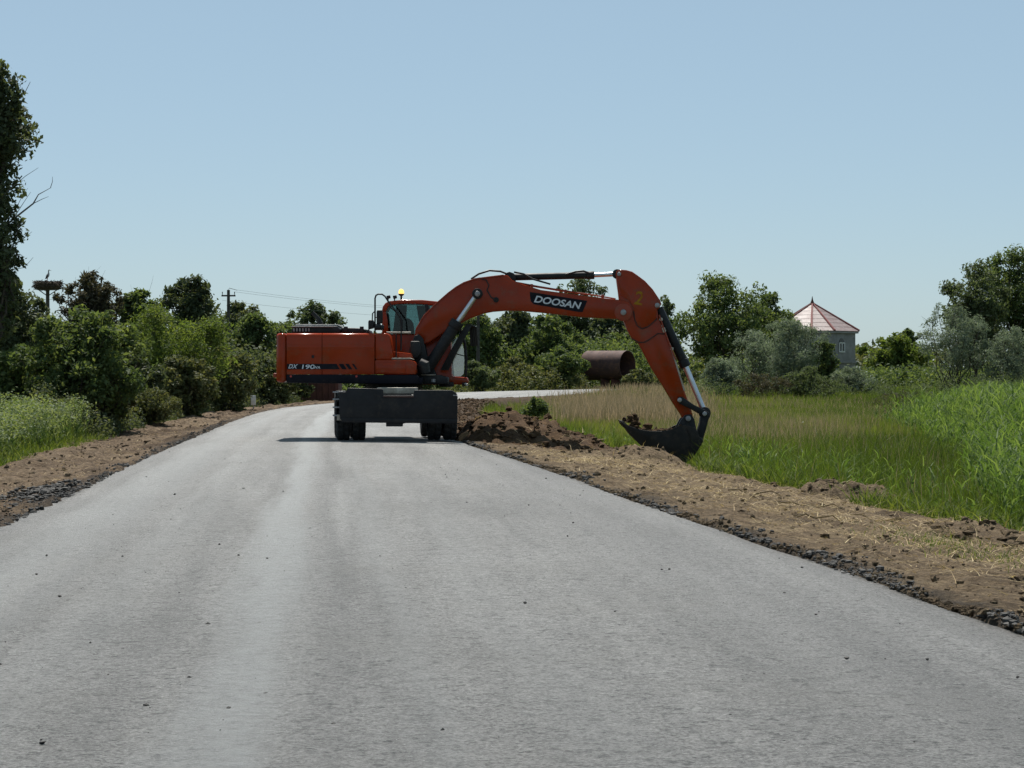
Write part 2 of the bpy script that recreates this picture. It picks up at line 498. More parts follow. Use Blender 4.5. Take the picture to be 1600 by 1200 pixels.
for cen, wid, amt in ((2.72, 0.36, 0.9), (0.8, 0.65, 0.5), (3.5, 0.3, 0.28), (1.7, 0.3, 0.2), (4.2, 0.35, 0.16)):
    bb = band(cen, wid, 0.9)
    mu = n.new('ShaderNodeMath'); mu.operation = 'MULTIPLY'; l.new(bb, mu.inputs[0]); mu.inputs[1].default_value = amt
    m2 = n.new('ShaderNodeMath'); m2.operation = 'MULTIPLY'; l.new(mu.outputs[0], m2.inputs[0])
    rr = ramp(n, l, nm.outputs[0], [(0.25, (0.45,) * 3), (0.65, (1,) * 3)]); l.new(rr.outputs[0], m2.inputs[1])
    c = mixc(n, l, m2.outputs[0], c, dust)
l.new(c, b.inputs['Base Color'])
b.inputs['Roughness'].default_value = 0.62
b.inputs['Specular IOR Level'].default_value = 0.25
hs = n.new('ShaderNodeMath'); hs.operation = 'MULTIPLY_ADD'; l.new(nm.outputs[0], hs.inputs[0]); hs.inputs[1].default_value = 0.8; l.new(nf.outputs[0], hs.inputs[2])
bump(n, l, hs.outputs[0], 1.0, 0.032, b)
M['asphalt'] = m

# ------------------------------------------------------------------ road course
LE = np.array([(-40, -0.2), (0, -3.1), (13, -4.16), (21.7, -4.87), (29.1, -5.47), (42.6, -6.57), (57.8, -7.63), (70, -8.5), (81.9, -9.19), (93.4, -9.43), (102, -8.9),
               (115, -8.0), (127, -7.1), (145, -5.6), (164, -3.6), (184, 4.2), (204, 13.2), (240, 27), (400, 90), (900, 290)])
RE = np.array([(-40, 8.4), (0, 4.25), (13, 2.91), (17.4, 2.45), (26, 1.457), (33.7, 0.66), (45.5, -0.75), (60, -2.0), (80, -3.3), (100, -3.3), (110, -3.2),
               (121, -2.6), (140, 2.75), (166, 7.4), (187, 12.5), (204, 19), (240, 33), (400, 96), (900, 296)])
_yy = np.linspace(-40, 900, 3761)


def _smooth(tab):
    v = np.interp(_yy, tab[:, 0], tab[:, 1])
    k = np.hanning(33); k /= k.sum()
    return np.convolve(np.pad(v, 16, mode='edge'), k, mode='valid')


_L = _smooth(LE); _R = _smooth(RE)
def XL(Y): return np.interp(Y, _yy, _L)
def XR(Y): return np.interp(Y, _yy, _R)

FIELD = -0.68


def base_z(X, Y):
    """lie of the land, road bed at 0"""
    X = np.asarray(X, float); Y = np.asarray(Y, float)
    u = X - XR(Y); v = XL(Y) - X
    wide = np.where(Y < 58, 4.6, 2.2 + 2.4 * np.exp(-(Y - 58) / 14.0))
    fld = -0.68 + 0.5 * sstep(112, 165, Y)
    zr = -0.03 - 0.25 * sstep(0.4, 3.4, u) * (Y < 400) - (-fld - 0.28) * sstep(wide * 0.62, wide * 1.25, u)
    zl = -0.03 - 0.10 * sstep(0.6, 3.0, v) - 0.06 * np.sin(np.clip(v, 0, 3))
    z = np.where(u > 0, zr, np.where(v > 0, zl, -0.03))
    return z


def gz(X, Y): return float(base_z(X, Y))


# ground sheet to the horizon
ys = np.concatenate([np.arange(-30, 130, 1.0), np.arange(130, 260, 3.0), np.array([260, 280, 310, 350, 400, 470, 560, 700, 900, 1300, 2000, 3000, 4500])])
xs = np.concatenate([-np.array([2500, 1500, 900, 500, 300, 200, 140, 100, 75, 60, 50, 42, 36]), np.arange(-32, 40, 0.8), np.array([42, 46, 52, 60, 72, 90, 120, 170, 250, 400, 700, 1200, 2500])])
GX, GY = np.meshgrid(xs, ys)
GZ = base_z(GX, np.clip(GY, -40, 900)) - 0.09 + 0.06 * fbm(GX / 3, GY / 3, 3)


def grid_quads(ny, nx):
    i = np.arange(ny - 1)[:, None] * nx + np.arange(nx - 1)[None, :]
    return np.stack([i, i + 1, i + nx + 1, i + nx], -1).reshape(-1, 4)


inside = (GX > XL(GY) - 2.6) & (GX < XR(GY) + 3.8)
GZ = np.where(inside, GZ - 0.12, GZ)
tag(np_mesh('ground', np.stack([GX, GY, GZ], -1), grid_quads(len(ys), len(xs)), mat=M['ground'], smooth=True), kind='structure')

# road: a slab with ragged edges
ry = np.concatenate([np.arange(-30, 60, 0.1), np.arange(60, 150, 0.5), np.arange(150, 420, 3.0)])
nu = 15
lx = XL(ry) + 0.07 * fbm(ry / 3.5, ry * 0, 21, 3) + 0.012 * fbm(ry * 3, ry * 0, 22, 2)
rx = XR(ry) + 0.07 * fbm(ry / 3.5, ry * 0 + 5, 23, 3) + 0.012 * fbm(ry * 3, ry * 0, 24, 2)
tt = np.linspace(0, 1, nu)
RXX = lx[:, None] * (1 - tt) + rx[:, None] * tt
RYY = np.repeat(ry[:, None], nu, 1)
RZZ = 0.03 * (1 - (2 * tt - 1) ** 2)[None, :] + 0.006 * fbm(RXX / 1.5, RYY / 3, 31, 3) + 0.0
RZZ[:, 0] -= 0.012; RZZ[:, -1] -= 0.012
# skirts down the two sides
RXX = np.concatenate([lx[:, None] - 0.05, RXX, rx[:, None] + 0.05], 1)
RYY = np.concatenate([ry[:, None], RYY, ry[:, None]], 1)
RZZ = np.concatenate([np.full((len(ry), 1), -0.16), RZZ, np.full((len(ry), 1), -0.16)], 1)
uu = RXX - XL(ry)[:, None]
tag(np_mesh('road', np.stack([RXX, RYY, RZZ], -1), grid_quads(len(ry), nu + 2), mat=M['asphalt'], smooth=True,
            uv=np.stack([uu.ravel(), RYY.ravel()], -1)), kind='structure')


# dirt shoulders: fine height fields with real clods
def right_w(Y):
    return np.interp(Y, [0, 22, 26, 30, 33.6, 35, 38, 42, 45, 50, 56, 62, 75, 100, 125, 150, 200],
                     [4.8, 4.5, 4.4, 4.5, 4.6, 4.2, 3.6, 3.9, 4.2, 3.8, 3.4, 3.0, 2.4, 2.2, 2.2, 1.6, 1.0])


def right_z(X, Y):
    u = X - XR(Y)
    z = base_z(X, Y)
    z = z + 0.05 * fbm(X / 0.9, Y / 0.9, 41, 3) + 0.06 * np.maximum(fbm(X / 0.34, Y / 0.34, 42, 4), -0.15) + 0.035 * fbm(X / 0.13, Y / 0.13, 43, 3)
    z = z + 0.02 * np.exp(-(u / 0.22) ** 2)
    z = z + 0.025 * np.exp(-((u - 0.22) / 0.2) ** 2) * (0.4 + vnoise(Y * 1.3, Y * 0, 44))
    z = z + 0.10 * np.exp(-((u - right_w(Y) + 0.5) / 0.5) ** 2) * vnoise(Y * 0.7, Y * 0, 45)
    return z


def left_z(X, Y):
    v = XL(Y) - X
    z = base_z(X, Y)
    z = z + 0.05 * fbm(X / 0.8, Y / 0.8, 51, 3) + 0.09 * np.maximum(fbm(X / 0.4, Y / 0.4, 52, 4), -0.15) + 0.04 * fbm(X / 0.15, Y / 0.15, 53, 3)
    z = z + 0.035 * np.exp(-(v / 0.22) ** 2)
    z = z + 0.10 * np.exp(-((v - 1.9) / 0.45) ** 2) * (0.3 + vnoise(Y * 0.5, Y * 0, 54))
    return z


sy = np.concatenate([np.arange(4, 14, 0.12), np.arange(14, 50, 0.06), np.arange(50, 75, 0.12), np.arange(75, 170, 0.4)])
us = np.linspace(-0.14, 1, 84)
W = right_w(sy)[:, None] + 0.25 * fbm(sy / 0.8, sy * 0, 46)[:, None]
SX = XR(sy)[:, None] + np.where(us < 0, us[None, :], us[None, :] * (W + 0.5))
SY = np.repeat(sy[:, None], len(us), 1)
SZ = right_z(SX, SY) - 0.25 * sstep(0.93, 1.0, us)[None, :] - 0.22 * sstep(0.06, -0.14, SX - XR(SY) + 0.06 * fbm(SX / 0.3, SY / 0.5, 49, 3))
bit = (1 - sstep(0.02, 0.30, SX - XR(SY) + 0.35 * fbm(SX / 0.3, SY / 0.35, 47, 5) + 0.22 * (vnoise(SY * 0.45, SY * 0, 61) - 0.5))) * 0.6
fresh_shade = np.clip(0.95 * sstep(46, 60, SY) + 0.55 * sstep(0.1, 0.5, fbm(SX / 1.6, SY / 2.2, 48, 4)), 0, 0.95)  # distance term paints the far bank's shade into the soil, noise term is fresh earth
tag(np_mesh('dirt_shoulder', np.stack([SX, SY, SZ], -1), grid_quads(len(sy), len(us)), mat=M['soil'], smooth=True, attrs={'bitumen': bit.ravel(), 'fresh': fresh_shade.ravel()}), kind='structure')

sy = np.concatenate([np.arange(8, 20, 0.3), np.arange(20, 80, 0.10), np.arange(80, 150, 0.4)])
us = np.linspace(-0.14, 1, 48)
W = (2.2 + 0.25 * np.sin(sy / 7))[:, None] + 0.3 * fbm(sy / 0.8, sy * 0, 56)[:, None]
SX = XL(sy)[:, None] - np.where(us < 0, us[None, :], us[None, :] * (W + 0.5))
SY = np.repeat(sy[:, None], len(us), 1)
SZ = left_z(SX, SY) - 0.25 * sstep(0.93, 1.0, us)[None, :] - 0.22 * sstep(0.06, -0.14, XL(SY) - SX + 0.06 * fbm(SX / 0.3, SY / 0.5, 59, 3))
bit = (1 - sstep(0.0, 0.22, XL(SY) - SX + 0.35 * fbm(SX / 0.3, SY / 0.4, 57, 5) + 0.4 * (0.55 - vnoise(SY * 0.25, SY * 0, 62)))) * 0.55
fresh_shade = np.clip(0.8 * sstep(-0.05, 0.45, fbm(SX / 0.9, SY / 3.0, 58, 4)), 0, 0.9)
tag(np_mesh('dirt_shoulder', np.stack([SX, SY, SZ], -1), grid_quads(len(sy), len(us)), mat=M['soil_left'], smooth=True, attrs={'bitumen': bit.ravel(), 'fresh': fresh_shade.ravel()}), kind='structure')

# ------------------------------------------------------------------ lumps, straw
ICO_V = []
_bm = bmesh.new(); bmesh.ops.create_icosphere(_bm, subdivisions=1, radius=1.0)
ICO_V = np.array([v.co[:] for v in _bm.verts]); ICO_F = np.array([[v.index for v in f.verts] for f in _bm.faces]); _bm.free()


def lumps(name, P, S, mat, rng, parent=None, flat=0.7, smooth=False):
    """irregular clods: one low ball each with every vertex pushed about"""
    N = len(P)
    d = ICO_V[None] * (1 + 0.45 * (rng.random((N, len(ICO_V), 1)) - 0.5) * 2)
    sc = S[:, None, None] * np.stack([0.8 + 0.6 * rng.random(N), 0.8 + 0.6 * rng.random(N), flat * (0.7 + 0.5 * rng.random(N))], -1)[:, None, :]
    a = rng.random(N) * 6.28; ca, sa = np.cos(a), np.sin(a)
    d = d * sc
    x = d[..., 0] * ca[:, None] - d[..., 1] * sa[:, None]; y = d[..., 0] * sa[:, None] + d[..., 1] * ca[:, None]
    V = np.stack([x, y, d[..., 2]], -1) + P[:, None, :]
    T = (ICO_F[None] + np.arange(N)[:, None, None] * len(ICO_V)).reshape(-1, 3)
    return np_mesh(name, V, tris=T, mat=mat, parent=parent, smooth=smooth)


def blades(name, P, H, Wd, lean, rng, mat, seg=3, droop=0.5, tint=None, parent=None, up=1.0, dirs=None):
    """bent tapering grass blades, each a strip of real faces"""
    N = len(P)
    a = rng.random(N) * 2 * np.pi if dirs is None else dirs
    bend = np.stack([np.cos(a), np.sin(a), np.zeros(N)], -1)
    fa = rng.random(N) * 2 * np.pi
    side = np.stack([np.cos(fa), np.sin(fa), np.zeros(N)], -1)
    rows = []
    for k in range(seg + 1):
        t = k / seg
        c = P + bend * (lean * H * t ** 1.8)[:, None]
        c[:, 2] = c[:, 2] + H * up * (t - droop * 0.35 * t ** 3 * np.minimum(lean * 2, 1))
        w = Wd * (1 - t ** 1.6) * 0.5 if k < seg else Wd * 0
        if k < seg:
            rows += [c - side * w[:, None], c + side * w[:, None]]
        else:
            rows += [c]
    V = np.stack(rows, 1)
    m = 2 * seg + 1
    o = np.arange(N)[:, None] * m
    Q = [np.concatenate([o + 2 * k, o + 2 * k + 1, o + 2 * k + 3, o + 2 * k + 2], 1) for k in range(seg - 1)]
    T = np.concatenate([o + 2 * seg - 2, o + 2 * seg - 1, o + 2 * seg], 1)
    ti = rng.random(N) if tint is None else tint
    return np_mesh(name, V, quads=np.concatenate(Q) if Q else None, tris=T, mat=mat, parent=parent, attrs={'tint': np.repeat(np.clip(ti, 0, 1), m)})


rng = np.random.default_rng(5)
# clods on the right shoulder
N = 4200
Y = 12 + 55 * rng.random(N) ** 1.2; u = 0.2 + (right_w(Y) - 0.2) * rng.random(N); X = XR(Y) + u
S = 0.006 + 0.034 * rng.random(N) ** 6
tag(lumps('soil_clods', np.stack([X, Y, right_z(X, Y) + S * 0.2], -1), S, M['soil'], rng, flat=1.0), kind='stuff')
N = 2200
Y = 22 + 70 * rng.random(N); v = 0.2 + 2.0 * rng.random(N); X = XL(Y) - v
S = 0.01 + 0.04 * rng.random(N) ** 6
tag(lumps('soil_clods', np.stack([X, Y, left_z(X, Y) + S * 0.2], -1), S, M['soil_left'], rng, flat=1.0), kind='stuff')
# rough clods on the embankment of the bend
N = 2600
Y = 58 + 62 * rng.random(N); u = 0.1 + 2.3 * rng.random(N); X = XR(Y) + u
S = 0.015 + 0.08 * rng.random(N) ** 3
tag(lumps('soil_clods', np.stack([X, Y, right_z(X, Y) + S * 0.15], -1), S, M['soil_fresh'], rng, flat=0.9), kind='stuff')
# bitumen crumbs spilling over both road edges
N = 8500
Y = 11.5 + 40 * rng.random(N) ** 1.3
u = -0.02 + np.abs(rng.normal(0, 0.13, N)) * (0.2 + 1.6 * vnoise(Y * 0.8, Y * 0, 61) ** 2); X = XR(Y) + u
S = 0.003 + 0.024 * rng.random(N) ** 5
Z = np.maximum(right_z(X, Y), -0.02) + 0.01
sp = (vnoise(X * 3, Y * 1.5, 64) > 0.42) & (rng.random(N) < 0.8)
tag(lumps('asphalt_crumbs', np.stack([X, Y, Z], -1)[sp], S[sp], M['crumb'], rng, flat=0.9), kind='stuff')
tag(lumps('soil_clods', np.stack([X, Y, Z], -1)[~sp], S[~sp], M['soil'], rng, flat=0.9), kind='stuff')
N = 2300
Y = 20 + 45 * rng.random(N)
v = -0.02 + np.abs(rng.normal(0, 0.15, N)) * (0.2 + 1.5 * vnoise(Y * 0.6, Y * 0, 62) ** 2); X = XL(Y) - v
S = 0.004 + 0.022 * rng.random(N) ** 5
tag(lumps('asphalt_crumbs', np.stack([X, Y, np.maximum(left_z(X, Y), -0.02) + 0.01], -1), S, M['crumb'], rng, flat=1.0), kind='stuff')
# the black heap of left-over asphalt on the left shoulder
N = 1500
r = np.abs(rng.normal(0, 1, N)); a = rng.random(N) * 6.28
cx, cy, _ = PX(105, 772, 27.6)
X = np.minimum(cx - 0.3 + 0.3 * r * np.cos(a), XL(cy + 1.0 * r * np.sin(a)) + 0.03); Y = cy + 1.0 * r * np.sin(a)
S = 0.008 + 0.022 * rng.random(N) ** 2.5
o = lumps('asphalt_spill', np.stack([X, Y, left_z(X, Y) + 0.10 * np.exp(-r * r) + 0.01], -1), S, M['crumb'], rng)
tag(o, 'flat black heap of spilled asphalt crumbs on the left dirt shoulder', 'asphalt heap')
# crumbs lying about on the road
N = 420
Y = 9 + 36 * rng.random(N) ** 1.4; X = XL(Y) + (XR(Y) - XL(Y)) * rng.random(N)
S = 0.003 + 0.009 * rng.random(N) ** 4
tag(lumps('asphalt_crumbs', np.stack([X, Y, 0.028 + 0 * X], -1), S, M['crumb'], rng), kind='stuff')
for k, (px, py, s, lab) in enumerate([(1323, 1030, 0.014, 'black pebble alone on the right part of the road, larger than its neighbours'),
                                      (820, 943, 0.012, 'small black crumb on the middle of the road below the bucket'),
                                      (273, 773, 0.018, 'black crumb lying on the left lane of the road ahead of the asphalt heap'),
                                      (692, 1141, 0.008, 'tiny black crumb near the bottom middle edge of the road')]):
    Yp = F * (CAMH - 0.03) / (py - HOR)
    x, y, z = PX(px, py, Yp)
    o = lumps('pebble', np.array([[x, y, z + s * 0.4]]), np.array([s]), M['crumb'], rng)
    tag(o, lab, 'pebble', 'loose pebbles on the road')
# straw trodden into the right shoulder
N = 13000
Y = 13 + 36 * rng.random(N) ** 1.1; u = 0.5 + (right_w(Y) - 0.6) * rng.random(N); X = XR(Y) + u
keep = vnoise(X * 0.8, Y * 0.5, 63) > 0.34
X, Y = X[keep], Y[keep]; N = len(X)
tag(blades('straw', np.stack([X, Y, right_z(X, Y) + 0.012], -1), 0.04 + 0.16 * rng.random(N), 0.003 + 0.006 * rng.random(N),
           1.0 + 1.6 * rng.random(N), rng, M['straw'], 2, up=0.25), kind='stuff')
N = 1300
Y = 24 + 50 * rng.random(N); X = XL(Y) - 0.4 - 1.7 * rng.random(N)
tag(blades('straw', np.stack([X, Y, left_z(X, Y) + 0.012], -1), 0.06 + 0.16 * rng.random(N), 0.006 + 0.006 * rng.random(N),
           1.0 + 1.6 * rng.random(N), rng, M['straw'], 2, up=0.25), kind='stuff')
N = 2600
cY = 14 + 32 * rng.random(130); cX = XR(cY) + 0.9 + (right_w(cY) - 1.2) * rng.random(130)
k_ = rng.integers(0, 130, N); X = cX[k_] + rng.normal(0, 0.28, N); Y = cY[k_] + rng.normal(0, 0.45, N)
tag(blades('straw', np.stack([X, Y, right_z(X, Y) + 0.02], -1), 0.12 + 0.3 * rng.random(N), 0.004 + 0.006 * rng.random(N),
           1.0 + 1.2 * rng.random(N), rng, M['straw'], 3, up=0.2), kind='stuff')
# a few long stalks that stand out on the shoulder
for px, py, ln, ang, lab in [(1270, 789, 0.9, 0.1, 'long straw stalk lying left of the earth mound on the right shoulder'),
                             (1375, 810, 0.7, -0.5, 'pale bent stalk lying below the earth mound on the right shoulder'),
                             (1280, 826, 0.5, 0.15, 'short pale stalk lying mid shoulder below the long straw'),
                             (1180, 768, 0.8, 0.2, 'long straw stalk near the upper end of the shoulder by the bucket')]:
    Yp = F * (CAMH + 0.2) / (py - HOR)
    x, y, z = PX(px, py, Yp)
    mb = MB()
    pts = []
    for k in range(6):
        q = k / 5 - 0.5
        xx = x + q * ln * math.cos(ang); yy = y + q * ln * math.sin(ang) * 1.5
        pts.append((xx, yy, float(right_z(np.array(xx), np.array(yy))) + 0.03 + 0.03 * math.sin(k * 2.1)))
    mb.tube(pts, [0.008, 0.009, 0.009, 0.008, 0.007, 0.004], 5)
    tag(mb.build('straw_stalk', M['straw'], smooth=True), lab, 'stalk', 'long stalks on the shoulder')


def heap(name, cx, cy, rx, ry, h, mat, seed, label, cat, skew=0.0, rot=0.0, zfn=None, nclod=200, group=None, csize=0.07):
    """a heap of dug earth: a broken mound with clods on it"""
    n1, n2 = 70, 44
    a = np.linspace(-1.15, 1.15, n1); bq = np.linspace(-1.15, 1.15, n2)
    A, B = np.meshgrid(a, bq)
    def surf(A, B):
        x = cx + A * rx * math.cos(rot) - B * ry * math.sin(rot); y = cy + A * rx * math.sin(rot) + B * ry * math.cos(rot)
        r2 = A * A + B * B + 0.25 * fbm(A * 2, B * 2, seed + 9)
        prof = np.clip(1 - r2, 0, 1) ** 0.8 * (1 + skew * A)
        z = zfn(x, y) + h * prof * (1 + 0.5 * fbm(x / 0.4, y / 0.4, seed, 4)) + 0.06 * fbm(x / 0.15, y / 0.15, seed + 3, 3) * (prof > 0.02) - 0.12 * (r2 > 1) - 0.03
        return x, y, z
    x, y, z = surf(A, B)
    t = thing(name, (cx, cy, float(zfn(np.array(cx), np.array(cy)))), label, cat, group)
    np_mesh('mound', np.stack([x, y, z], -1), grid_quads(n2, n1), mat=mat, parent=t, smooth=True)
    r = np.random.default_rng(seed)
    aa = np.sqrt(r.random(nclod)) * 0.95; ang = r.random(nclod) * 6.28
    x, y, z = surf(aa * np.cos(ang), aa * np.sin(ang))
    s = csize * (0.25 + r.random(nclod) ** 2.5)
    o = lumps('clods', np.stack([x, y, z + s * 0.25], -1), s, mat, r, parent=t)
    o['kind'] = 'stuff'
    k = nclod // 3
    o = blades('roots', np.stack([x, y, z], -1)[:k], 0.1 + 0.2 * r.random(k), 0.008 + 0.008 * r.random(k), 0.4 + 1.5 * r.random(k), r, M['straw'], 2, parent=t, up=0.6)
    o['kind'] = 'stuff'
    return t


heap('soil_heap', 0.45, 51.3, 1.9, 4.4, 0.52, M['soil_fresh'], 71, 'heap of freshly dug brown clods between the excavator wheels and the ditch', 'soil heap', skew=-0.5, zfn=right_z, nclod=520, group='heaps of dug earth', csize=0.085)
heap('soil_heap', 2.35, 45.4, 1.35, 1.0, 0.2, M['soil'], 72, 'low brown earth mound in front of the digging bucket', 'soil heap', zfn=right_z, nclod=120, csize=0.045, group='heaps of dug earth')
heap('soil_heap', 5.25, 34.6, 0.95, 1.1, 0.34, M['soil'], 73, 'pointed brown earth mound at the grass edge right of the bucket', 'soil heap', zfn=right_z, nclod=130, csize=0.05, group='heaps of dug earth')
heap('soil_heap', 5.2, 24.6, 0.7, 2.2, 0.11, M['soil'], 74, 'long low ridge of clods at the right frame edge below the reeds', 'soil heap', zfn=right_z, nclod=240, csize=0.05, group='heaps of dug earth')

# ------------------------------------------------------------------ grasses (nobody could count them)
def field_pts(N, y0, y1, x0f, x1f, rng, pw=1.0):
    Y = y0 + (y1 - y0) * rng.random(N) ** pw
    xa = x0f(Y); xb = x1f(Y)
    X = xa + (xb - xa) * rng.random(N)
    dug = (np.abs(X - 3.0) < 1.25 + 0.3 * np.sin(Y * 5)) & (Y > 42.6) & (Y < 51.0)
    return X[~dug], Y[~dug]


rng = np.random.default_rng(21)
gedge = lambda Y: XR(Y) + right_w(Y) + 0.15 * np.sin(Y * 1.7)
gr_r = lambda Y: np.maximum(0.2245 * Y + 4.0, gedge(Y) + 1)
# near green grass
X, Y = field_pts(50000, 23, 60, gedge, gr_r, rng, 1.0)
e = X - gedge(Y)
H = (0.42 + 0.5 * rng.random(len(X))) * (0.5 + 0.5 * sstep(0, 1.0, e)) * (0.75 + 0.5 * vnoise(X * 1.1, Y * 0.6, 85))
tint = 0.12 + 0.55 * rng.random(len(X)) ** 1.5 + 0.5 * (vnoise(X * 0.6, Y * 0.25, 81) - 0.3)
tag(blades('green_grass', np.stack([X, Y, base_z(X, Y) - 0.08], -1), H, 0.010 + 0.020 * rng.random(len(X)) ** 2, 0.15 + 0.7 * rng.random(len(X)) ** 2, rng, M['grass'], 3, tint=tint), kind='stuff')
# mid and far field
X, Y = field_pts(70000, 56, 110, gedge, gr_r, rng, 0.9)
H = 0.40 + 0.35 * rng.random(len(X))
px = 800 + F * X / Y
tint = 0.2 + 0.3 * rng.random(len(X)) + 1.0 * vnoise(X * 0.3, Y * 0.1, 82) - 0.25
tag(blades('green_grass', np.stack([X, Y, base_z(X, Y) - 0.08], -1), H, 0.020 + 0.02 * rng.random(len(X)), 0.15 + 0.5 * rng.random(len(X)) ** 2, rng, M['grass'], 2, tint=tint), kind='stuff')
X, Y = field_pts(52000, 108, 185, gedge, lambda Y: 0.2245 * Y + 4, rng, 0.9)
H = 0.40 + 0.35 * rng.random(len(X))
tint = 0.3 + 0.3 * rng.random(len(X)) + 0.6 * vnoise(X * 0.15, Y * 0.08, 83) - 0.15
tag(blades('green_grass', np.stack([X, Y, base_z(X, Y) - 0.08], -1), H, 0.035 + 0.03 * rng.random(len(X)), 0.15 + 0.4 * rng.random(len(X)) ** 2, rng, M['grass'], 2, tint=tint), kind='stuff')
# dry beige feather grass beyond the ditch, with ripe plumes
def dry_patch(N, y0, y1, pxa, pxb, hh, r, wd):
    Y = y0 + (y1 - y0) * r.random(N)
    p = pxa + (pxb - pxa) * r.random(N) + 20 * r.normal(0, 1, N)
    X = (p - 800) / F * Y
    ok = X > gedge(Y) - 0.3
    X, Y = X[ok], Y[ok]; n = len(X)
    return blades('dry_grass', np.stack([X, Y, base_z(X, Y) - 0.08], -1), hh * (0.75 + 0.4 * r.random(n)), wd * (0.7 + 0.8 * r.random(n)), 0.1 + 0.35 * r.random(n) ** 2, r, M['dry_grass'], 3)


tag(dry_patch(12000, 82, 122, 890, 1085, 1.12, rng, 0.026), kind='stuff')
tag(dry_patch(7500, 118, 172, 860, 1095, 0.95, rng, 0.04), kind='stuff')
tag(dry_patch(4800, 58, 84, 1010, 1330, 0.8, rng, 0.013), kind='stuff')
tag(dry_patch(6000, 84, 140, 1090, 1400, 0.66, rng, 0.02), kind='stuff')
# ripe pale stalks standing thinly all over the field
X, Y = field_pts(9000, 30, 120, lambda Y: gedge(Y) + 0.6, gr_r, rng, 0.9)
ok = vnoise(X * 0.35, Y * 0.12, 84) > 0.5
X, Y = X[ok], Y[ok]
tag(blades('dry_grass', np.stack([X, Y, base_z(X, Y) - 0.05], -1), 0.6 + 0.35 * rng.random(len(X)), 0.005 + 0.00018 * Y, 0.1 + 0.4 * rng.random(len(X)) ** 2, rng, M['dry_grass'], 3, tint=0.5 * rng.random(len(X))), kind='stuff')
# weeds that climb over the edge of the dirt
X, Y = field_pts(4200, 22, 60, lambda Y: gedge(Y) - 0.35, lambda Y: gedge(Y) + 0.4, rng)
tag(blades('green_grass', np.stack([X, Y, right_z(X, Y) - 0.03], -1), 0.18 + 0.3 * rng.random(len(X)), 0.012 + 0.012 * rng.random(len(X)), 0.3 + 0.8 * rng.random(len(X)), rng, M['grass'], 3), kind='stuff')
# thin weed patch on the shoulder itself at the right
X = rng.normal(4.1, 0.35, 700); Y = rng.normal(21.5, 1.4, 700)
tag(blades('green_grass', np.stack([X, Y, right_z(X, Y) - 0.01], -1), 0.05 + 0.1 * rng.random(700), 0.006 + 0.004 * rng.random(700), 0.4 + 0.8 * rng.random(700), rng, M['grass'], 2), kind='stuff')


def reeds(name, X, Y, H, rng, leafn=8, lw=0.03, mat=None):
    """reed plants: a stalk with long arching leaves up its length"""
    P = np.stack([X, Y, base_z(X, Y) - 0.05], -1)
    n = len(X)
    allP = [P]; allH = [H]; allW = [np.full(n, lw * 0.5)]; allL = [0.05 + 0.08 * rng.random(n)]; tn = [0.3 + 0.3 * rng.random(n)]
    for k in range(leafn):
        t = 0.2 + 0.75 * (k + rng.random(n)) / leafn
        q = P.copy(); q[:, 2] += H * t
        allP.append(q); allH.append((0.35 + 0.3 * rng.random(n)) * np.minimum(H, 1.6) * 0.62); allW.append(lw * (0.6 + 0.6 * rng.random(n)))
        allL.append(0.5 + 0.9 * rng.random(n)); tn.append(0.15 + 0.7 * rng.random(n) + 0.25 * t)
    return blades(name, np.concatenate(allP), np.concatenate(allH), np.concatenate(allW), np.concatenate(allL), rng, mat or M['reed'], 3, droop=1.1, tint=np.concatenate(tn))


rng = np.random.default_rng(33)
# tall reed bed on the right
Y = 42 + 48 * rng.random(7800)
pl = np.interp(Y, [42, 55, 70, 90], [1560, 1495, 1440, 1400]) - 45 * rng.random(len(Y)) ** 3
p = pl + (1900 - pl) * rng.random(len(Y)); X = (p - 800) / F * Y
H = (1.25 + 0.5 * rng.random(len(Y))) * np.clip(0.45 + (p - pl) / 130, 0.4, 1.0) * (0.8 + 0.35 * vnoise(X * 0.9, Y * 0.4, 86))
tag(reeds('reed_bed', X, Y, H, rng, 8, 0.034), kind='stuff')
# nearest reeds at the frame edge
Y = 27.5 + 13 * rng.random(800)
pl = np.interp(Y, [27.5, 34, 41], [1570, 1515, 1500])
p = pl + (1880 - pl) * rng.random(len(Y)); X = (p - 800) / F * Y
ok = X > gedge(Y) + 0.1
X, Y = X[ok], Y[ok]
tag(reeds('reed_bed', X, Y, 0.75 + 0.5 * rng.random(len(X)), rng, 8, 0.028), kind='stuff')
# scattered young reeds along the near grass edge
X, Y = field_pts(420, 26, 54, lambda Y: gedge(Y) + 0.1, lambda Y: gedge(Y) + 3.2, rng)
tag(reeds('young_reeds', X, Y, 0.35 + 0.45 * rng.random(len(X)), rng, 5, 0.028), kind='stuff')

# left roadside: grass and white-headed weeds
rng = np.random.default_rng(35)
ledge = lambda Y: XL(Y) - 2.15
X, Y = field_pts(15000, 34, 62, lambda Y: ledge(Y) - 3.4, ledge, rng)
H = (0.22 + 0.3 * rng.random(len(X))) * (0.6 + 0.6 * sstep(0, 1.5, ledge(Y) - X))
tag(blades('green_grass', np.stack([X, Y, base_z(X, Y) - 0.05], -1), H, 0.014 + 0.014 * rng.random(len(X)), 0.2 + 0.6 * rng.random(len(X)), rng, M['grass'], 3), kind='stuff')
X, Y = field_pts(8000, 58, 118, lambda Y: ledge(Y) - 2.5, ledge, rng)
tag(blades('green_grass', np.stack([X, Y, base_z(X, Y) - 0.05], -1), 0.1 + 0.22 * rng.random(len(X)), 0.025 + 0.02 * rng.random(len(X)), 0.2 + 0.6 * rng.random(len(X)), rng, M['grass'], 2, tint=0.3 * rng.random(len(X))), kind='stuff')

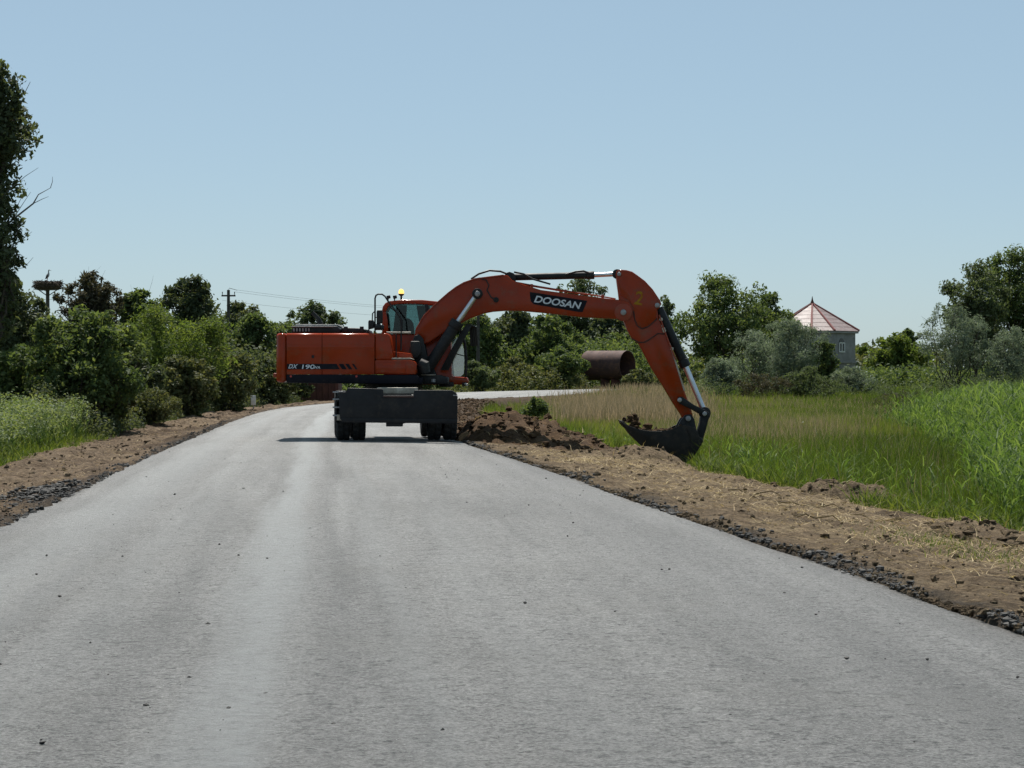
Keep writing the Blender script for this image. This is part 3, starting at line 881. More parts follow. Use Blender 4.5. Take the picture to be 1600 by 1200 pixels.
# ------------------------------------------------------------------ trees and shrubs
def leaf_quads(P, Nn, S, aspect, rng):
    N = len(P)
    r = rng.normal(0, 1, (N, 3))
    a = np.cross(Nn, r); a /= np.linalg.norm(a, axis=1, keepdims=True) + 1e-9
    b = np.cross(Nn, a)
    s = S[:, None]
    V = np.stack([P - a * s, P + b * s * aspect + Nn * s * 0.12, P + a * s, P - b * s * aspect + Nn * s * 0.12], 1)
    Q = np.arange(N * 4).reshape(N, 4)
    return V, Q


def np_tube(mb, p0, p1, r0, r1, rng, n=5, seg=4, wob=0.06):
    p0 = np.array(p0, float); p1 = np.array(p1, float)
    L = np.linalg.norm(p1 - p0)
    pts = []
    off = np.zeros(3)
    for k in range(seg + 1):
        t = k / seg
        if 0 < k < seg: off = rng.normal(0, wob * L, 3) * (1 - abs(2 * t - 1) * 0.3)
        else: off = np.zeros(3)
        pts.append(tuple(p0 + (p1 - p0) * t + off))
    mb.tube(pts, [r0 + (r1 - r0) * k / seg for k in range(seg + 1)], n, cap=True)


TREES = []


def plant(name, cat, label, group, px, Y, ytop, ybot, wpx, leaf, nleaf, lsize=0.11, aspect=0.5, lobes=11, seed=0, trunk=True,
          sub=11, spread=0.30, bare=0, gap=0.0, multi=False, X=None, shell=0.75, dense=1.0, trunk_r=None):
    """a tree or shrub: tapered trunk, limbs, and a crown of leaf-sized faces gathered in clumps"""
    rng = np.random.default_rng(1000 + seed)
    cx = (px - 800) / F * Y if X is None else X
    z0 = gz(cx, Y) - 0.1
    ztop = CAMH - (ytop - HOR) / F * Y
    zbot = max(CAMH - (ybot - HOR) / F * Y, z0 + 0.1)
    rx = wpx / F * Y * 0.56
    rz = (ztop - zbot) * 0.5
    ry = rx * 0.9
    cz = (ztop + zbot) * 0.5
    t = thing(name, (cx, Y, z0), label, cat, group)
    # lobes inside the envelope
    L = []
    for k in range(lobes):
        for _ in range(30):
            d = rng.normal(0, 1, 3); d /= np.linalg.norm(d)
            rr = rng.random() ** 0.45 * 0.74
            c = d * rr
            if gap and abs(c[2]) < 0.0: continue
            if all(np.linalg.norm(c - q[0]) > 0.34 for q in L): break
        L.append((c, 0.26 + 0.16 * rng.random()))
    # shoots that break the outline
    if not multi or wpx > 80:
        for k in range(5 + lobes // 3):
            q_ = rng.uniform(0, 2 * np.pi); e_ = rng.uniform(0.15, 1.35)
            L.append((np.array([math.cos(q_) * math.cos(e_), math.sin(q_) * math.cos(e_), math.sin(e_)]) * rng.uniform(0.82, 1.0), 0.10 + 0.07 * rng.random()))
    # the top is always reached
    L[0] = (np.array([rng.uniform(-.15, .15), rng.uniform(-.2, .2), 0.76]), 0.26)
    sc = np.array([rx, ry, rz])
    subs = []; subr = []; subt = []
    own = []; seen_l = []
    for c, r in L:
        lt = rng.uniform(-0.16, 0.16)
        for k in range(sub if r > 0.2 else max(4, sub // 2)):
            own.append(len(seen_l))
            d = rng.normal(0, 1, 3); d[2] = d[2] * 0.9 + 0.25; d /= np.linalg.norm(d)
            q = c + d * r * (shell + 0.35 * rng.random())
            subs.append(q * sc); subr.append((0.07 + 0.13 * rng.random()) * spread / 0.3 * (1.0 if r > 0.2 else 0.75)); subt.append(lt + rng.uniform(-0.12, 0.12))
        seen_l.append(1)
    subs = np.array(subs); subr = np.array(subr); subt = np.array(subt)
    cen = np.array([cx, Y, cz])
    # limbs
    mb = MB()
    tr = trunk_r or 0.035 * (ztop - z0) ** 0.9 * 0.6
    fork = np.array([cx + rng.uniform(-.1, .1) * rx, Y, max(zbot + 0.1 * rz, z0 + 0.25)])
    if trunk and not multi:
        np_tube(mb, (cx, Y, z0), fork, tr, tr * 0.75, rng, 8, 5, 0.015)
    for c, r in L:
        tip = cen + c * sc
        s = fork if not multi else np.array([cx + rng.uniform(-.25, .25) * rx, Y + rng.uniform(-.25, .25) * rx, z0])
        np_tube(mb, s, tip, tr * (0.5 if not multi else 0.35), tr * 0.14, rng, 5, 5, 0.05)
    mb.build('trunk', M['bark'], t, smooth=True)
    # twigs out to the leaf clumps
    mb = MB()
    for c, r in L:
        tip = cen + c * sc
    idx = rng.permutation(len(subs))[: int(len(subs) * 0.6)]
    for i in idx:
        li = own[i]
        s = cen + L[li][0] * sc
        e = cen + subs[i] * 1.04
        np_tube(mb, s, e, tr * 0.13, tr * 0.04, rng, 3, 2, 0.06)
    for k in range(bare):
        i = rng.integers(len(subs))
        s = cen + subs[i] * 0.8
        e = cen + subs[i] * (1.0 + 0.35 * rng.random()) + rng.normal(0, 0.15, 3) * rx
        np_tube(mb, s, e, tr * 0.10, tr * 0.03, rng, 3, 3, 0.05)
    mb.build('branches', M['bark'], t)['kind'] = 'stuff'
    # leaves
    w = subr ** 2; w /= w.sum()
    which = rng.choice(len(subs), nleaf, p=w)
    d = rng.normal(0, 1, (nleaf, 3)); d /= np.linalg.norm(d, axis=1, keepdims=True)
    rad = subr[which] * rng.random(nleaf) ** 0.5
    rs = (rx + rz) * 0.5 / np.array([1, 1, 1.15])
    P = cen + subs[which] + d * rad[:, None] * rs * 1.25
    # loose leaves filling the body
    nb = int(nleaf * 0.13)
    dd = rng.normal(0, 1, (nb, 3)); dd /= np.linalg.norm(dd, axis=1, keepdims=True)
    P[:nb] = cen + dd * (rng.random(nb) ** 0.45)[:, None] * sc * 0.86
    P[:, 2] = np.maximum(P[:, 2], z0 + 0.12)
    nn = d * 0.5 + rng.normal(0, 0.7, (nleaf, 3)) + np.array([0, 0, 0.45])
    nn /= np.linalg.norm(nn, axis=1, keepdims=True)
    S = lsize * (0.45 + 1.0 * rng.random(nleaf) ** 1.5)
    V, Q = leaf_quads(P, nn, S, aspect, rng)
    ti = 0.45 + 0.22 * rng.normal(0, 1, nleaf) + subt[which]
    np_mesh('crown', V, quads=Q, mat=M[leaf], parent=t, attrs={'tint': np.repeat(np.clip(ti, 0, 1), 4)})
    return t


GL = 'trees and shrubs along the left verge'
GC = 'trees and shrubs beyond the bend behind the excavator'
GR = 'trees and bushes across the grass field'
# left side
plant('broadleaf_tree', 'tree', 'tall dark tree with sparse lower branches cut by the left frame edge', GL, -36, 62, 80, 400, 150, 'leaf_dark', 26000, 0.085, 0.55, 20, 1, bare=40, trunk_r=0.22)
plant('broadleaf_tree', 'tree', 'ragged thin green tree in front of the lower trunk of the tallest tree', GL, -14, 60, 285, 560, 92, 'leaf_dark', 7500, 0.075, 0.5, 14, 2, bare=40, spread=0.24)
plant('broadleaf_tree', 'tree', 'dark green tree below the tall tree at the left frame edge', GL, 14, 70, 428, 640, 125, 'leaf_dark', 13000, 0.09, 0.55, 13, 3)
plant('pine_tree', 'tree', 'brownish half bare tree right of the stork nest', GL, 138, 125, 428, 560, 104, 'leaf_dry', 11000, 0.13, 0.35, 14, 4, bare=60, spread=0.24)
plant('broadleaf_tree', 'tree', 'small dark treetop between the brownish tree and the feathery bright tree', GL, 215, 128, 458, 590, 86, 'leaf_green', 8000, 0.14, 0.5, 10, 5, bare=20, spread=0.24)
plant('locust_tree', 'tree', 'wide bright green feathery tree left of the utility pole', GL, 262, 86, 484, 625, 180, 'leaf_bright', 20000, 0.075, 0.4, 15, 6, spread=0.34)
plant('shrub', 'shrub', 'big dark rounded shrub rising behind the flowering weeds', GL, 128, 57, 488, 676, 185, 'leaf_green', 21000, 0.07, 0.5, 16, 7, multi=True)
plant('broadleaf_tree', 'tree', 'dark tree with a high pointed top left of the utility pole', GL, 303, 142, 436, 590, 112, 'leaf_dark', 13000, 0.15, 0.5, 13, 8, spread=0.26)
plant('broadleaf_tree', 'tree', 'dark treetop peeping out right behind the utility pole', GL, 377, 158, 474, 590, 80, 'leaf_dark', 7000, 0.16, 0.5, 9, 9)
plant('broadleaf_tree', 'tree', 'mid green leafy tree between the utility pole and the counterweight', GL, 398, 114, 492, 625, 92, 'leaf_green', 12000, 0.11, 0.5, 12, 10)
plant('shrub', 'shrub', 'dark low shrub beside the dirt verge right of the big rounded shrub', GL, 205, 65, 560, 662, 115, 'leaf_dark', 11000, 0.075, 0.5, 12, 11, multi=True)
plant('shrub', 'shrub', 'olive shrub under the feathery bright tree', GL, 288, 77, 562, 652, 105, 'leaf_olive', 11000, 0.085, 0.45, 12, 12, multi=True)
plant('shrub', 'shrub', 'grey olive shrub at the verge below the utility pole', GL, 352, 90, 548, 643, 110, 'leaf_olive', 11000, 0.09, 0.45, 12, 13, multi=True)
plant('shrub', 'shrub', 'grey olive shrub beside the small white marker by the counterweight', GL, 418, 104, 562, 636, 90, 'leaf_olive', 10000, 0.1, 0.45, 11, 14, multi=True)
plant('shrub', 'shrub', 'low loose bush on the verge in front of the dark low shrub', GL, 236, 64, 612, 664, 84, 'leaf_olive', 7000, 0.06, 0.3, 14, 15, multi=True, spread=0.5, bare=30)
plant('shrub', 'shrub', 'green shrub at the left frame edge behind the flowering weeds', GL, 22, 58, 545, 672, 130, 'leaf_green', 14000, 0.07, 0.5, 13, 16, multi=True)
plant('broadleaf_tree', 'tree', 'grey green round tree seen above the engine hood', GL, 484, 180, 479, 590, 104, 'leaf_greyish', 9000, 0.17, 0.5, 12, 17)
plant('broadleaf_tree', 'tree', 'green tree just left of the counterweight', GL, 440, 136, 508, 625, 84, 'leaf_green', 9000, 0.13, 0.5, 11, 18)
plant('shrub', 'shrub', 'dark shrub under the counterweight beside the rusty container', GL, 455, 116, 572, 628, 62, 'leaf_dark', 6000, 0.1, 0.5, 9, 19, multi=True)
plant('shrub', 'shrub', 'dark olive shrub between the big rounded shrub and the dark low shrub', GL, 165, 58, 600, 678, 85, 'leaf_olive', 8000, 0.07, 0.45, 10, 44, multi=True)
# middle
plant('broadleaf_tree', 'tree', 'green tree seen right behind the cab front', GC, 742, 205, 494, 606, 88, 'leaf_green', 10000, 0.19, 0.5, 12, 20)
plant('broadleaf_tree', 'tree', 'dark green tree below the arch of the boom', GC, 800, 216, 487, 606, 100, 'leaf_dark', 10000, 0.2, 0.5, 12, 21)
plant('broadleaf_tree', 'tree', 'mid green tree under the boom lettering', GC, 858, 206, 496, 606, 92, 'leaf_green', 10000, 0.19, 0.5, 12, 22)
plant('poplar_tree', 'tree', 'tall grey green tree rising above the boom behind the lettering', GC, 902, 250, 436, 590, 104, 'leaf_greyish', 8500, 0.23, 0.45, 12, 23, bare=15, spread=0.26)
plant('broadleaf_tree', 'tree', 'dark tree behind the rusty tank left of the arm', GC, 948, 246, 478, 600, 76, 'leaf_dark', 7000, 0.22, 0.5, 10, 24)
plant('broadleaf_tree', 'tree', 'green tree behind the rusty tank touching the arm', GC, 1000, 240, 505, 602, 84, 'leaf_green', 7500, 0.22, 0.5, 10, 25)
plant('broadleaf_tree', 'tree', 'small tree with a thin top just right of the arm head', GC, 1038, 262, 466, 600, 46, 'leaf_greyish', 3500, 0.22, 0.5, 8, 26, spread=0.22)
plant('shrub', 'shrub', 'low grey green bush at the far road edge right of the dozer blade', GC, 745, 178, 566, 612, 70, 'leaf_greyish', 5500, 0.15, 0.45, 9, 27, multi=True)
plant('shrub', 'shrub', 'low green bush at the far road edge under the boom arch', GC, 805, 188, 562, 610, 80, 'leaf_olive', 6000, 0.16, 0.45, 9, 28, multi=True)
plant('shrub', 'shrub', 'bushy green shrub at the far road left of the rusty tank', GC, 872, 194, 545, 608, 84, 'leaf_green', 7000, 0.16, 0.5, 10, 29, multi=True)
plant('shrub', 'shrub', 'brownish olive shrub under the open end of the rusty tank', GC, 1000, 196, 580, 608, 62, 'leaf_olive', 5000, 0.15, 0.45, 8, 30, multi=True)
plant('shrub', 'shrub', 'olive shrub seen between the arm and the bucket cylinder', GC, 1052, 200, 572, 606, 70, 'leaf_olive', 5000, 0.15, 0.45, 8, 31, multi=True)
plant('shrub', 'shrub', 'low green bush behind the excavator between hood and dozer blade', GC, 545, 138, 560, 622, 90, 'leaf_green', 7000, 0.12, 0.5, 10, 32, multi=True)
plant('shrub', 'shrub', 'low green bush behind the excavator turntable', GC, 655, 150, 565, 618, 110, 'leaf_green', 7000, 0.13, 0.5, 10, 33, multi=True)
plant('shrub', 'shrub', 'small fresh green bush on the ditch bank behind the dug heap', GC, 838, 84, 622, 660, 54, 'leaf_green', 4200, 0.065, 0.5, 7, 34, multi=True)
# right side
plant('broadleaf_tree', 'tree', 'large round bright green tree right of the arm', GR, 1135, 218, 438, 600, 150, 'leaf_green', 17000, 0.19, 0.5, 16, 35)
plant('broadleaf_tree', 'tree', 'green tree left of the house roof behind the silver trees', GR, 1205, 226, 460, 600, 88, 'leaf_green', 9500, 0.2, 0.5, 11, 36)
plant('olive_tree', 'tree', 'silver green tree standing in front of the house', GR, 1236, 150, 502, 618, 102, 'leaf_silver', 14000, 0.11, 0.26, 13, 37, bare=20)
plant('olive_tree', 'tree', 'silver green tree left of the one in front of the house', GR, 1180, 156, 520, 622, 100, 'leaf_silver', 12000, 0.11, 0.26, 12, 38, bare=20)
plant('olive_bush', 'bush', 'silver green bush right of the bucket cylinder', GR, 1124, 146, 562, 632, 66, 'leaf_silver', 8000, 0.1, 0.26, 10, 39, multi=True)
plant('olive_bush', 'bush', 'rounded silver green bush below the house window', GR, 1336, 152, 574, 628, 76, 'leaf_silver', 9000, 0.1, 0.26, 11, 40, multi=True)
plant('olive_bush', 'bush', 'dark silver bush at the foot of the tree in front of the house', GR, 1262, 142, 578, 634, 84, 'leaf_greyish', 9000, 0.1, 0.3, 11, 41, multi=True, bare=30)
plant('shrub', 'shrub', 'brown twiggy bush between the two silver bushes left of the house', GR, 1190, 140, 586, 634, 90, 'leaf_dry', 3500, 0.09, 0.3, 10, 42, multi=True, bare=120)
plant('broadleaf_tree', 'tree', 'bright green low tree right of the house', GR, 1398, 236, 527, 604, 108, 'leaf_bright', 11000, 0.2, 0.5, 13, 43)
plant('broadleaf_tree', 'tree', 'small treetop sticking up above the bright green low tree', GR, 1418, 246, 516, 600, 36, 'leaf_green', 2500, 0.2, 0.5, 6, 45, spread=0.22)
plant('broadleaf_tree', 'tree', 'green bush tree hugging the house wall behind the silver tree', GR, 1288, 178, 534, 612, 50, 'leaf_green', 5000, 0.14, 0.5, 9, 46)
plant('poplar_tree', 'tree', 'tall grey green tree left of the highest tree at the right frame edge', GR, 1523, 168, 412, 590, 106, 'leaf_greyish', 15000, 0.15, 0.4, 14, 47, bare=20)
plant('poplar_tree', 'tree', 'highest dark green tree cut by the right frame edge', GR, 1592, 172, 392, 590, 124, 'leaf_green', 17000, 0.15, 0.45, 15, 48)
plant('olive_tree', 'tree', 'silver grey tree with dark stems left of the tall trees at right', GR, 1490, 152, 480, 605, 104, 'leaf_silver', 10000, 0.11, 0.26, 13, 49, multi=True, bare=70, spread=0.25)
plant('olive_tree', 'tree', 'silver grey tree at the right frame edge under the tall trees', GR, 1580, 150, 515, 612, 110, 'leaf_silver', 11000, 0.11, 0.26, 13, 50, multi=True, bare=30)
plant('shrub', 'shrub', 'thin grey twiggy bush standing in the green field before the reeds', GR, 1408, 96, 612, 672, 84, 'leaf_dry', 900, 0.05, 0.3, 10, 51, multi=True, bare=160, trunk_r=0.05)

# dead branch reaching out of the tall tree at left
mb = MB()
t = thing('dead_branch', PX(-6, 366, 61.5), 'bare grey dead branch reaching out of the tall tree at left', 'branch')
a = [PX(-6, 366, 61.5), PX(20, 343, 61.4), PX(52, 318, 61.3), PX(60, 304, 61.3), PX(80, 293, 61.3)]
mb.tube(a, [0.035, 0.027, 0.02, 0.013, 0.006], 6)
mb.build('limb', M['deadwood'], t, smooth=True)
for pts in ([PX(52, 318, 61.3), PX(66, 311, 61.3), PX(76, 307, 61.3)], [PX(79, 293, 61.3), PX(82, 284, 61.3), PX(82, 276, 61.3)],
            [PX(20, 343, 61.4), PX(36, 318, 61.4), PX(48, 300, 61.4)], [PX(10, 300, 61), PX(40, 275, 61), PX(60, 262, 61)], [PX(0, 400, 61), PX(34, 375, 61), PX(50, 362, 61)],
            [PX(0, 425, 61), PX(38, 418, 61), PX(52, 402, 61)]):
    MB().tube(pts, [0.011, 0.008, 0.004], 5).build('twig', M['deadwood'], t, smooth=True)

# flowering weeds at the left frame edge (stuff)
rng = np.random.default_rng(55)
N = 620
Y = 38 + 16 * rng.random(N); X = ledge(Y) - 0.5 - 3.0 * rng.random(N)
H = (0.45 + 0.5 * rng.random(N)) * (0.7 + 0.6 * vnoise(X * 1.2, Y * 0.5, 93))
tag(reeds('flowering_weeds', X, Y, H, rng, 9, 0.03, M['weed']), kind='stuff')
P = []
for i in range(N):
    k = 26
    q = rng.normal(0, 1, (k, 3)) * np.array([0.11, 0.11, 0.07]) + np.array([X[i], Y[i], gz(X[i], Y[i]) + H[i] * 0.98])
    P.append(q)
P = np.concatenate(P); nn = rng.normal(0, 0.5, P.shape) + np.array([0, 0, 1]); nn /= np.linalg.norm(nn, axis=1, keepdims=True)
V, Q = leaf_quads(P, nn, 0.022 + 0.02 * rng.random(len(P)), 0.6, rng)
tag(np_mesh('flowering_weeds', V, quads=Q, mat=M['weed'], attrs={'tint': np.repeat(0.55 + 0.45 * rng.random(len(P)), 4)}), kind='stuff')

def thicket(name, leaf, pxs, tops, Y0, Y1, ncl, per, lsize, seed, aspect=0.5, side=0, crad=0.5, hole=None):
    """a tangle of undergrowth nobody could count: leaf-sized faces in clumps under an uneven top"""
    r = np.random.default_rng(seed)
    Yc = Y0 + (Y1 - Y0) * r.random(ncl)
    p = pxs[0] + (pxs[-1] - pxs[0]) * r.random(ncl)
    Xc = (p - 800) / F * Yc
    z0 = base_z(Xc, Yc)
    yt = np.interp(p, pxs, tops) + 26 * (vnoise(p / 26, Yc / 9, seed) - 0.35)
    zt = CAMH - (yt - HOR) / F * Yc
    ok = (zt > z0 + 0.2) & ~((Xc > XL(Yc) - 2.4) & (Xc < XR(Yc) + 1.6))
    if hole: ok &= ~((p > hole[0]) & (p < hole[1]))
    if side: ok &= (Xc - XL(Yc)) * side > 0
    Xc, Yc, z0, zt = Xc[ok], Yc[ok], z0[ok], zt[ok]
    Zc = z0 + (zt - z0) * r.random(len(Xc)) ** 0.7
    n = len(Xc); w = np.repeat(np.arange(n), per)
    d = r.normal(0, 1, (n * per, 3)); d /= np.linalg.norm(d, axis=1, keepdims=True)
    cr = crad * (0.5 + 0.9 * r.random(n))
    P = np.stack([Xc, Yc, Zc], -1)[w] + d * (cr[w] * r.random(n * per) ** 0.5)[:, None]
    nn = d * 0.5 + r.normal(0, 0.7, d.shape) + np.array([0, 0, 0.45]); nn /= np.linalg.norm(nn, axis=1, keepdims=True)
    V, Q = leaf_quads(P, nn, lsize * (0.6 + 0.8 * r.random(len(P))), aspect, r)
    ti = 0.45 + 0.2 * r.normal(0, 1, len(P)) + r.uniform(-.25, .25, n)[w]
    tag(np_mesh(name, V, quads=Q, mat=M[leaf], attrs={'tint': np.repeat(np.clip(ti, 0, 1), 4)}), kind='stuff')


thicket('thicket', 'leaf_dark', [-40, 60, 110, 200, 300, 360, 450], [500, 500, 530, 535, 545, 545, 540], 98, 135, 1300, 42, 0.11, 301, crad=0.8)
thicket('thicket', 'leaf_green', [-40, 60, 150, 300, 450], [545, 560, 575, 570, 565], 80, 105, 700, 40, 0.085, 302, crad=0.6)
thicket('thicket', 'leaf_green', [500, 620, 760, 860, 960, 1060], [545, 545, 520, 528, 535, 540], 207, 236, 900, 44, 0.19, 303, crad=1.1, side=-1)
thicket('thicket', 'leaf_dark', [700, 800, 960, 1060], [510, 512, 520, 530], 238, 262, 600, 44, 0.22, 304, crad=1.4, side=-1)
thicket('undergrowth', 'leaf_olive', [690, 760, 900, 960, 1060], [580, 578, 582, 590, 588], 180, 206, 700, 36, 0.12, 305, crad=0.5, side=-1, hole=(918, 962))
thicket('undergrowth', 'leaf_green', [440, 560, 720], [590, 588, 590], 128, 165, 500, 36, 0.11, 306, crad=0.5, side=-1)
thicket('undergrowth', 'leaf_greyish', [1085, 1200, 1330, 1400, 1480, 1620], [594, 592, 598, 606, 594, 588], 138, 175, 420, 36, 0.1, 307, 0.3, crad=0.5, side=1)
thicket('thicket', 'leaf_green', [1060, 1150, 1240, 1300, 1350, 1460, 1640], [566, 566, 575, 592, 585, 578, 570], 190, 228, 800, 40, 0.17, 308, crad=0.9)
thicket('undergrowth', 'leaf_olive', [130, 260, 340, 440], [622, 612, 606, 600], 56, 112, 1700, 34, 0.055, 309, crad=0.35, side=-1)

r_ = np.random.default_rng(310)
n_ = 2300
Yc = 54 + 58 * r_.random(n_); vv = 2.2 + 1.9 * r_.random(n_)
hh = (0.2 + 0.55 * (vv - 2.1)) * (0.4 + 1.0 * vnoise(Yc * 0.5, vv * 0.8, 94))
Xc = XL(Yc) - vv; Zc = base_z(Xc, Yc) + hh * r_.random(n_) ** 0.6
w_ = np.repeat(np.arange(n_), 30)
d_ = r_.normal(0, 1, (n_ * 30, 3)); d_ /= np.linalg.norm(d_, axis=1, keepdims=True)
P = np.stack([Xc, Yc, Zc], -1)[w_] + d_ * (0.1 + 0.2 * r_.random(n_ * 30))[:, None]
nn = d_ * 0.4 + r_.normal(0, 0.7, d_.shape) + np.array([0, 0, 0.45]); nn /= np.linalg.norm(nn, axis=1, keepdims=True)
V, Q = leaf_quads(P, nn, 0.045 * (0.6 + 0.9 * r_.random(len(P))), 0.4, r_)
ti = 0.4 + 0.2 * r_.normal(0, 1, len(P)) + (0.5 * vnoise(Yc * 0.4, vv, 95) - 0.2)[w_]
tag(np_mesh('undergrowth', V, quads=Q, mat=M['leaf_dark'], attrs={'tint': np.repeat(np.clip(ti, 0, 1), 4)}), kind='stuff')

# far wood on the horizon reading as one mass
rng = np.random.default_rng(77)
N = 26000
Y = 330 + 60 * rng.random(N); X = -140 + 330 * rng.random(N)
top = 3.5 + 4.0 * vnoise(X / 9, X * 0, 91) + 1.5 * vnoise(X / 2.5, X * 0, 92)
Z = FIELD + top * rng.random(N) ** 0.6
nn = rng.normal(0, 0.7, (N, 3)) + np.array([0, -0.2, 0.4]); nn /= np.linalg.norm(nn, axis=1, keepdims=True)
V, Q = leaf_quads(np.stack([X, Y, Z], -1), nn, 0.35 + 0.35 * rng.random(N), 0.6, rng)
tag(np_mesh('distant_wood', V, quads=Q, mat=M['leaf_olive'], attrs={'tint': np.repeat(rng.random(N), 4)}), kind='stuff')

# ------------------------------------------------------------------ excavator
YB = 49.7                    # plane of the boom
YN = 48.45                   # near flank of the upper structure
AX = Vector((-2.46, 48.55, 0))   # middle of the front axle
hx, hy = -0.095, 0.9955
def U(a, b_, z): return (AX.x + a * hy + b_ * hx, AX.y - a * hx + b_ * hy, z)


EX = thing('excavator', (-2.58, 49.7, 0.03), 'orange wheeled excavator standing on the road with its arm in the ditch', 'excavator')


def poly(pts, Y): return [(PX(x, y, Y)[0], PX(x, y, Y)[2]) for x, y in pts]
def sz(px, Y): return px / F * Y


# upper structure
def panel(name, pts, mat, y0, y1, bev=0.02, seg=2, ref=None, parent=EX):
    return MB().prism(poly(pts, ref or y0), y0, y1).build(name, mat, parent, bev, seg)


cw = MB()
pl = [(PX(447, 0, YN)[0], YN), (PX(436, 0, YN)[0], YN), (PX(431, 0, YN)[0], YN + .12), (PX(429, 0, YN)[0], YN + .45), (PX(428, 0, YN)[0], YN + 1.25), (PX(429, 0, YN)[0], YN + 2.05),
      (PX(432, 0, YN)[0], YN + 2.4), (PX(447, 0, YN)[0], YN + 2.5)]
zt, zb = PX(0, 520.5, YN)[2], PX(0, 597.5, YN)[2]
nn_ = len(pl)
cw.add([(x, y, zb) for x, y in pl] + [(x, y, zt) for x, y in pl],
       [tuple(range(nn_))[::-1], tuple(range(nn_, 2 * nn_))] + [(i, (i + 1) % nn_, (i + 1) % nn_ + nn_, i + nn_) for i in range(nn_)])
cw_o = cw.build('counterweight', M['orange'], EX, 0.07, 4)
MB().box(PX(424.5, 0, YN)[0], PX(431, 0, YN)[0], YN + .3, YN + 2.2, PX(0, 590, YN)[2], PX(0, 583, YN)[2]).build('rear_bumper', M['red_edge'], EX, 0.02)
panel('upper_deck', [(449, 590), (660, 590), (660, 600.5), (449, 598.5)], M['navy'], YN + .06, YN + 2.44, 0.02, ref=YN)
panel('side_skirt', [(447.6, 585.6), (651, 585.6), (654, 589), (654, 599.5), (600, 599.5), (447.6, 598)], M['navy'], YN - .005, YN + .3, 0.012, ref=YN)
body_top = 520.5
def shoulder_panel(x0, x1, y1, rad=0.09, depth=1.05):
    """flank panel whose upper edge rolls over into the hood top"""
    zt_, zb_ = PX(0, body_top, YN)[2], PX(0, y1, YN)[2]
    prof = [(YN, zb_)] + [(YN + rad - rad * math.cos(q), zt_ - rad + rad * math.sin(q)) for q in np.linspace(0, math.pi / 2, 9)] + [(YN + depth, zt_), (YN + depth, zb_)]
    n = len(prof); xa, xb = PX(x0, 0, YN)[0], PX(x1, 0, YN)[0]
    mb = MB().add([(xa, y, z) for y, z in prof] + [(xb, y, z) for y, z in prof], [tuple(range(n)), tuple(range(2 * n - 1, n - 1, -1))] + [(i, i + n, (i + 1) % n + n, (i + 1) % n) for i in range(n)])
    return mb.build('hood_panel', M['orange'], EX, 0.007, 2, ang=50)


for x0, x1 in ((447.7, 502.9), (503.5, 585.2)):
    shoulder_panel(x0, x1, 585)
panel('hood_panel', [(447.8, body_top), (585, body_top), (585, 585), (447.8, 585)], M['orange'], YN + 1.06, YN + 2.48, 0.05, 3, ref=YN)
tank = panel('tank_panel', [(585.8, body_top), (606, body_top), (609, 525), (613, 548), (613, 563), (585.8, 563)], M['orange'], YN, YN + 0.8, 0.05, 4)
tb = panel('tool_box', [(585.8, 562), (641, 562), (648, 564.5), (650.5, 569), (650.5, 585), (585.8, 585)], M['orange'], YN - .015, YN + .62, 0.035, 4)
panel('lid', [(588, 567), (633.5, 567), (633.5, 583), (588, 583)], M['orange'], YN - .028, YN - .0155, 0.006, parent=tb)
panel('step_plate', [(604, 559.2), (640, 559.2), (647, 561.4), (604, 561.4)], M['pale'], YN + .02, YN + .6, 0.008, parent=tb)
panel('step_plate', [(620, 555.5), (642, 555.5), (642, 557.2), (620, 557.2)], M['pale'], YN + .5, YN + .8, 0.006, ref=YN)
panel('step_block', [(612, 549), (642, 552), (645, 562), (612, 562)], M['orange'], YN + .45, YN + .85, 0.02, ref=YN)
# seam groove along the flank and small fittings
for x0, x1 in ((449, 502), (504.5, 584)):
    panel('pressed_rib', [(x0, 539), (x1, 539), (x1, 545), (x0, 545)], M['orange'], YN - .008, YN + .01, 0.004, parent=EX, ref=YN)
panel('door_latch', [(487, 555), (491, 555), (491, 559.5), (487, 559.5)], M['black'], YN - .012, YN, 0.003, ref=YN)
for x in (454.5, 557):
    MB().tube([(PX(x, 588, YN)[0], YN - .02, PX(x, 588, YN)[2]), (PX(x, 588, YN)[0], YN, PX(x, 588, YN)[2])], 0.024, 10).build('marker_reflector', M['lamp_red'], EX)
# black stripe with the machine's type lettering
def text_mesh(body, size, mat, parent, origin, ex, ey, extrude=0.002, shear=0.25, offset=0.0, name='lettering', width=None):
    cu = bpy.data.curves.new('lettering', 'FONT')
    cu.body = body; cu.size = size; cu.shear = shear; cu.extrude = extrude; cu.offset = offset
    tmp = bpy.data.objects.new('lettering_source', cu); COL.objects.link(tmp)
    dg = bpy.context.evaluated_depsgraph_get()
    me = bpy.data.meshes.new_from_object(tmp.evaluated_get(dg))
    bpy.data.objects.remove(tmp); bpy.data.curves.remove(cu)
    me.materials.clear(); me.materials.append(mat)
    me.name = name
    ex = Vector(ex).normalized(); ey = Vector(ey); ey = (ey - ex * ey.dot(ex)).normalized(); ez = ex.cross(ey)
    k = 1.0
    if width:
        xs_ = [v.co.x for v in me.vertices]; k = width / (max(xs_) - min(xs_))
    base = root_loc(parent)
    for v in me.vertices:
        v.co = Vector(origin) + ex * v.co.x * k + ey * v.co.y + ez * v.co.z - base
    return link(name, me, parent)


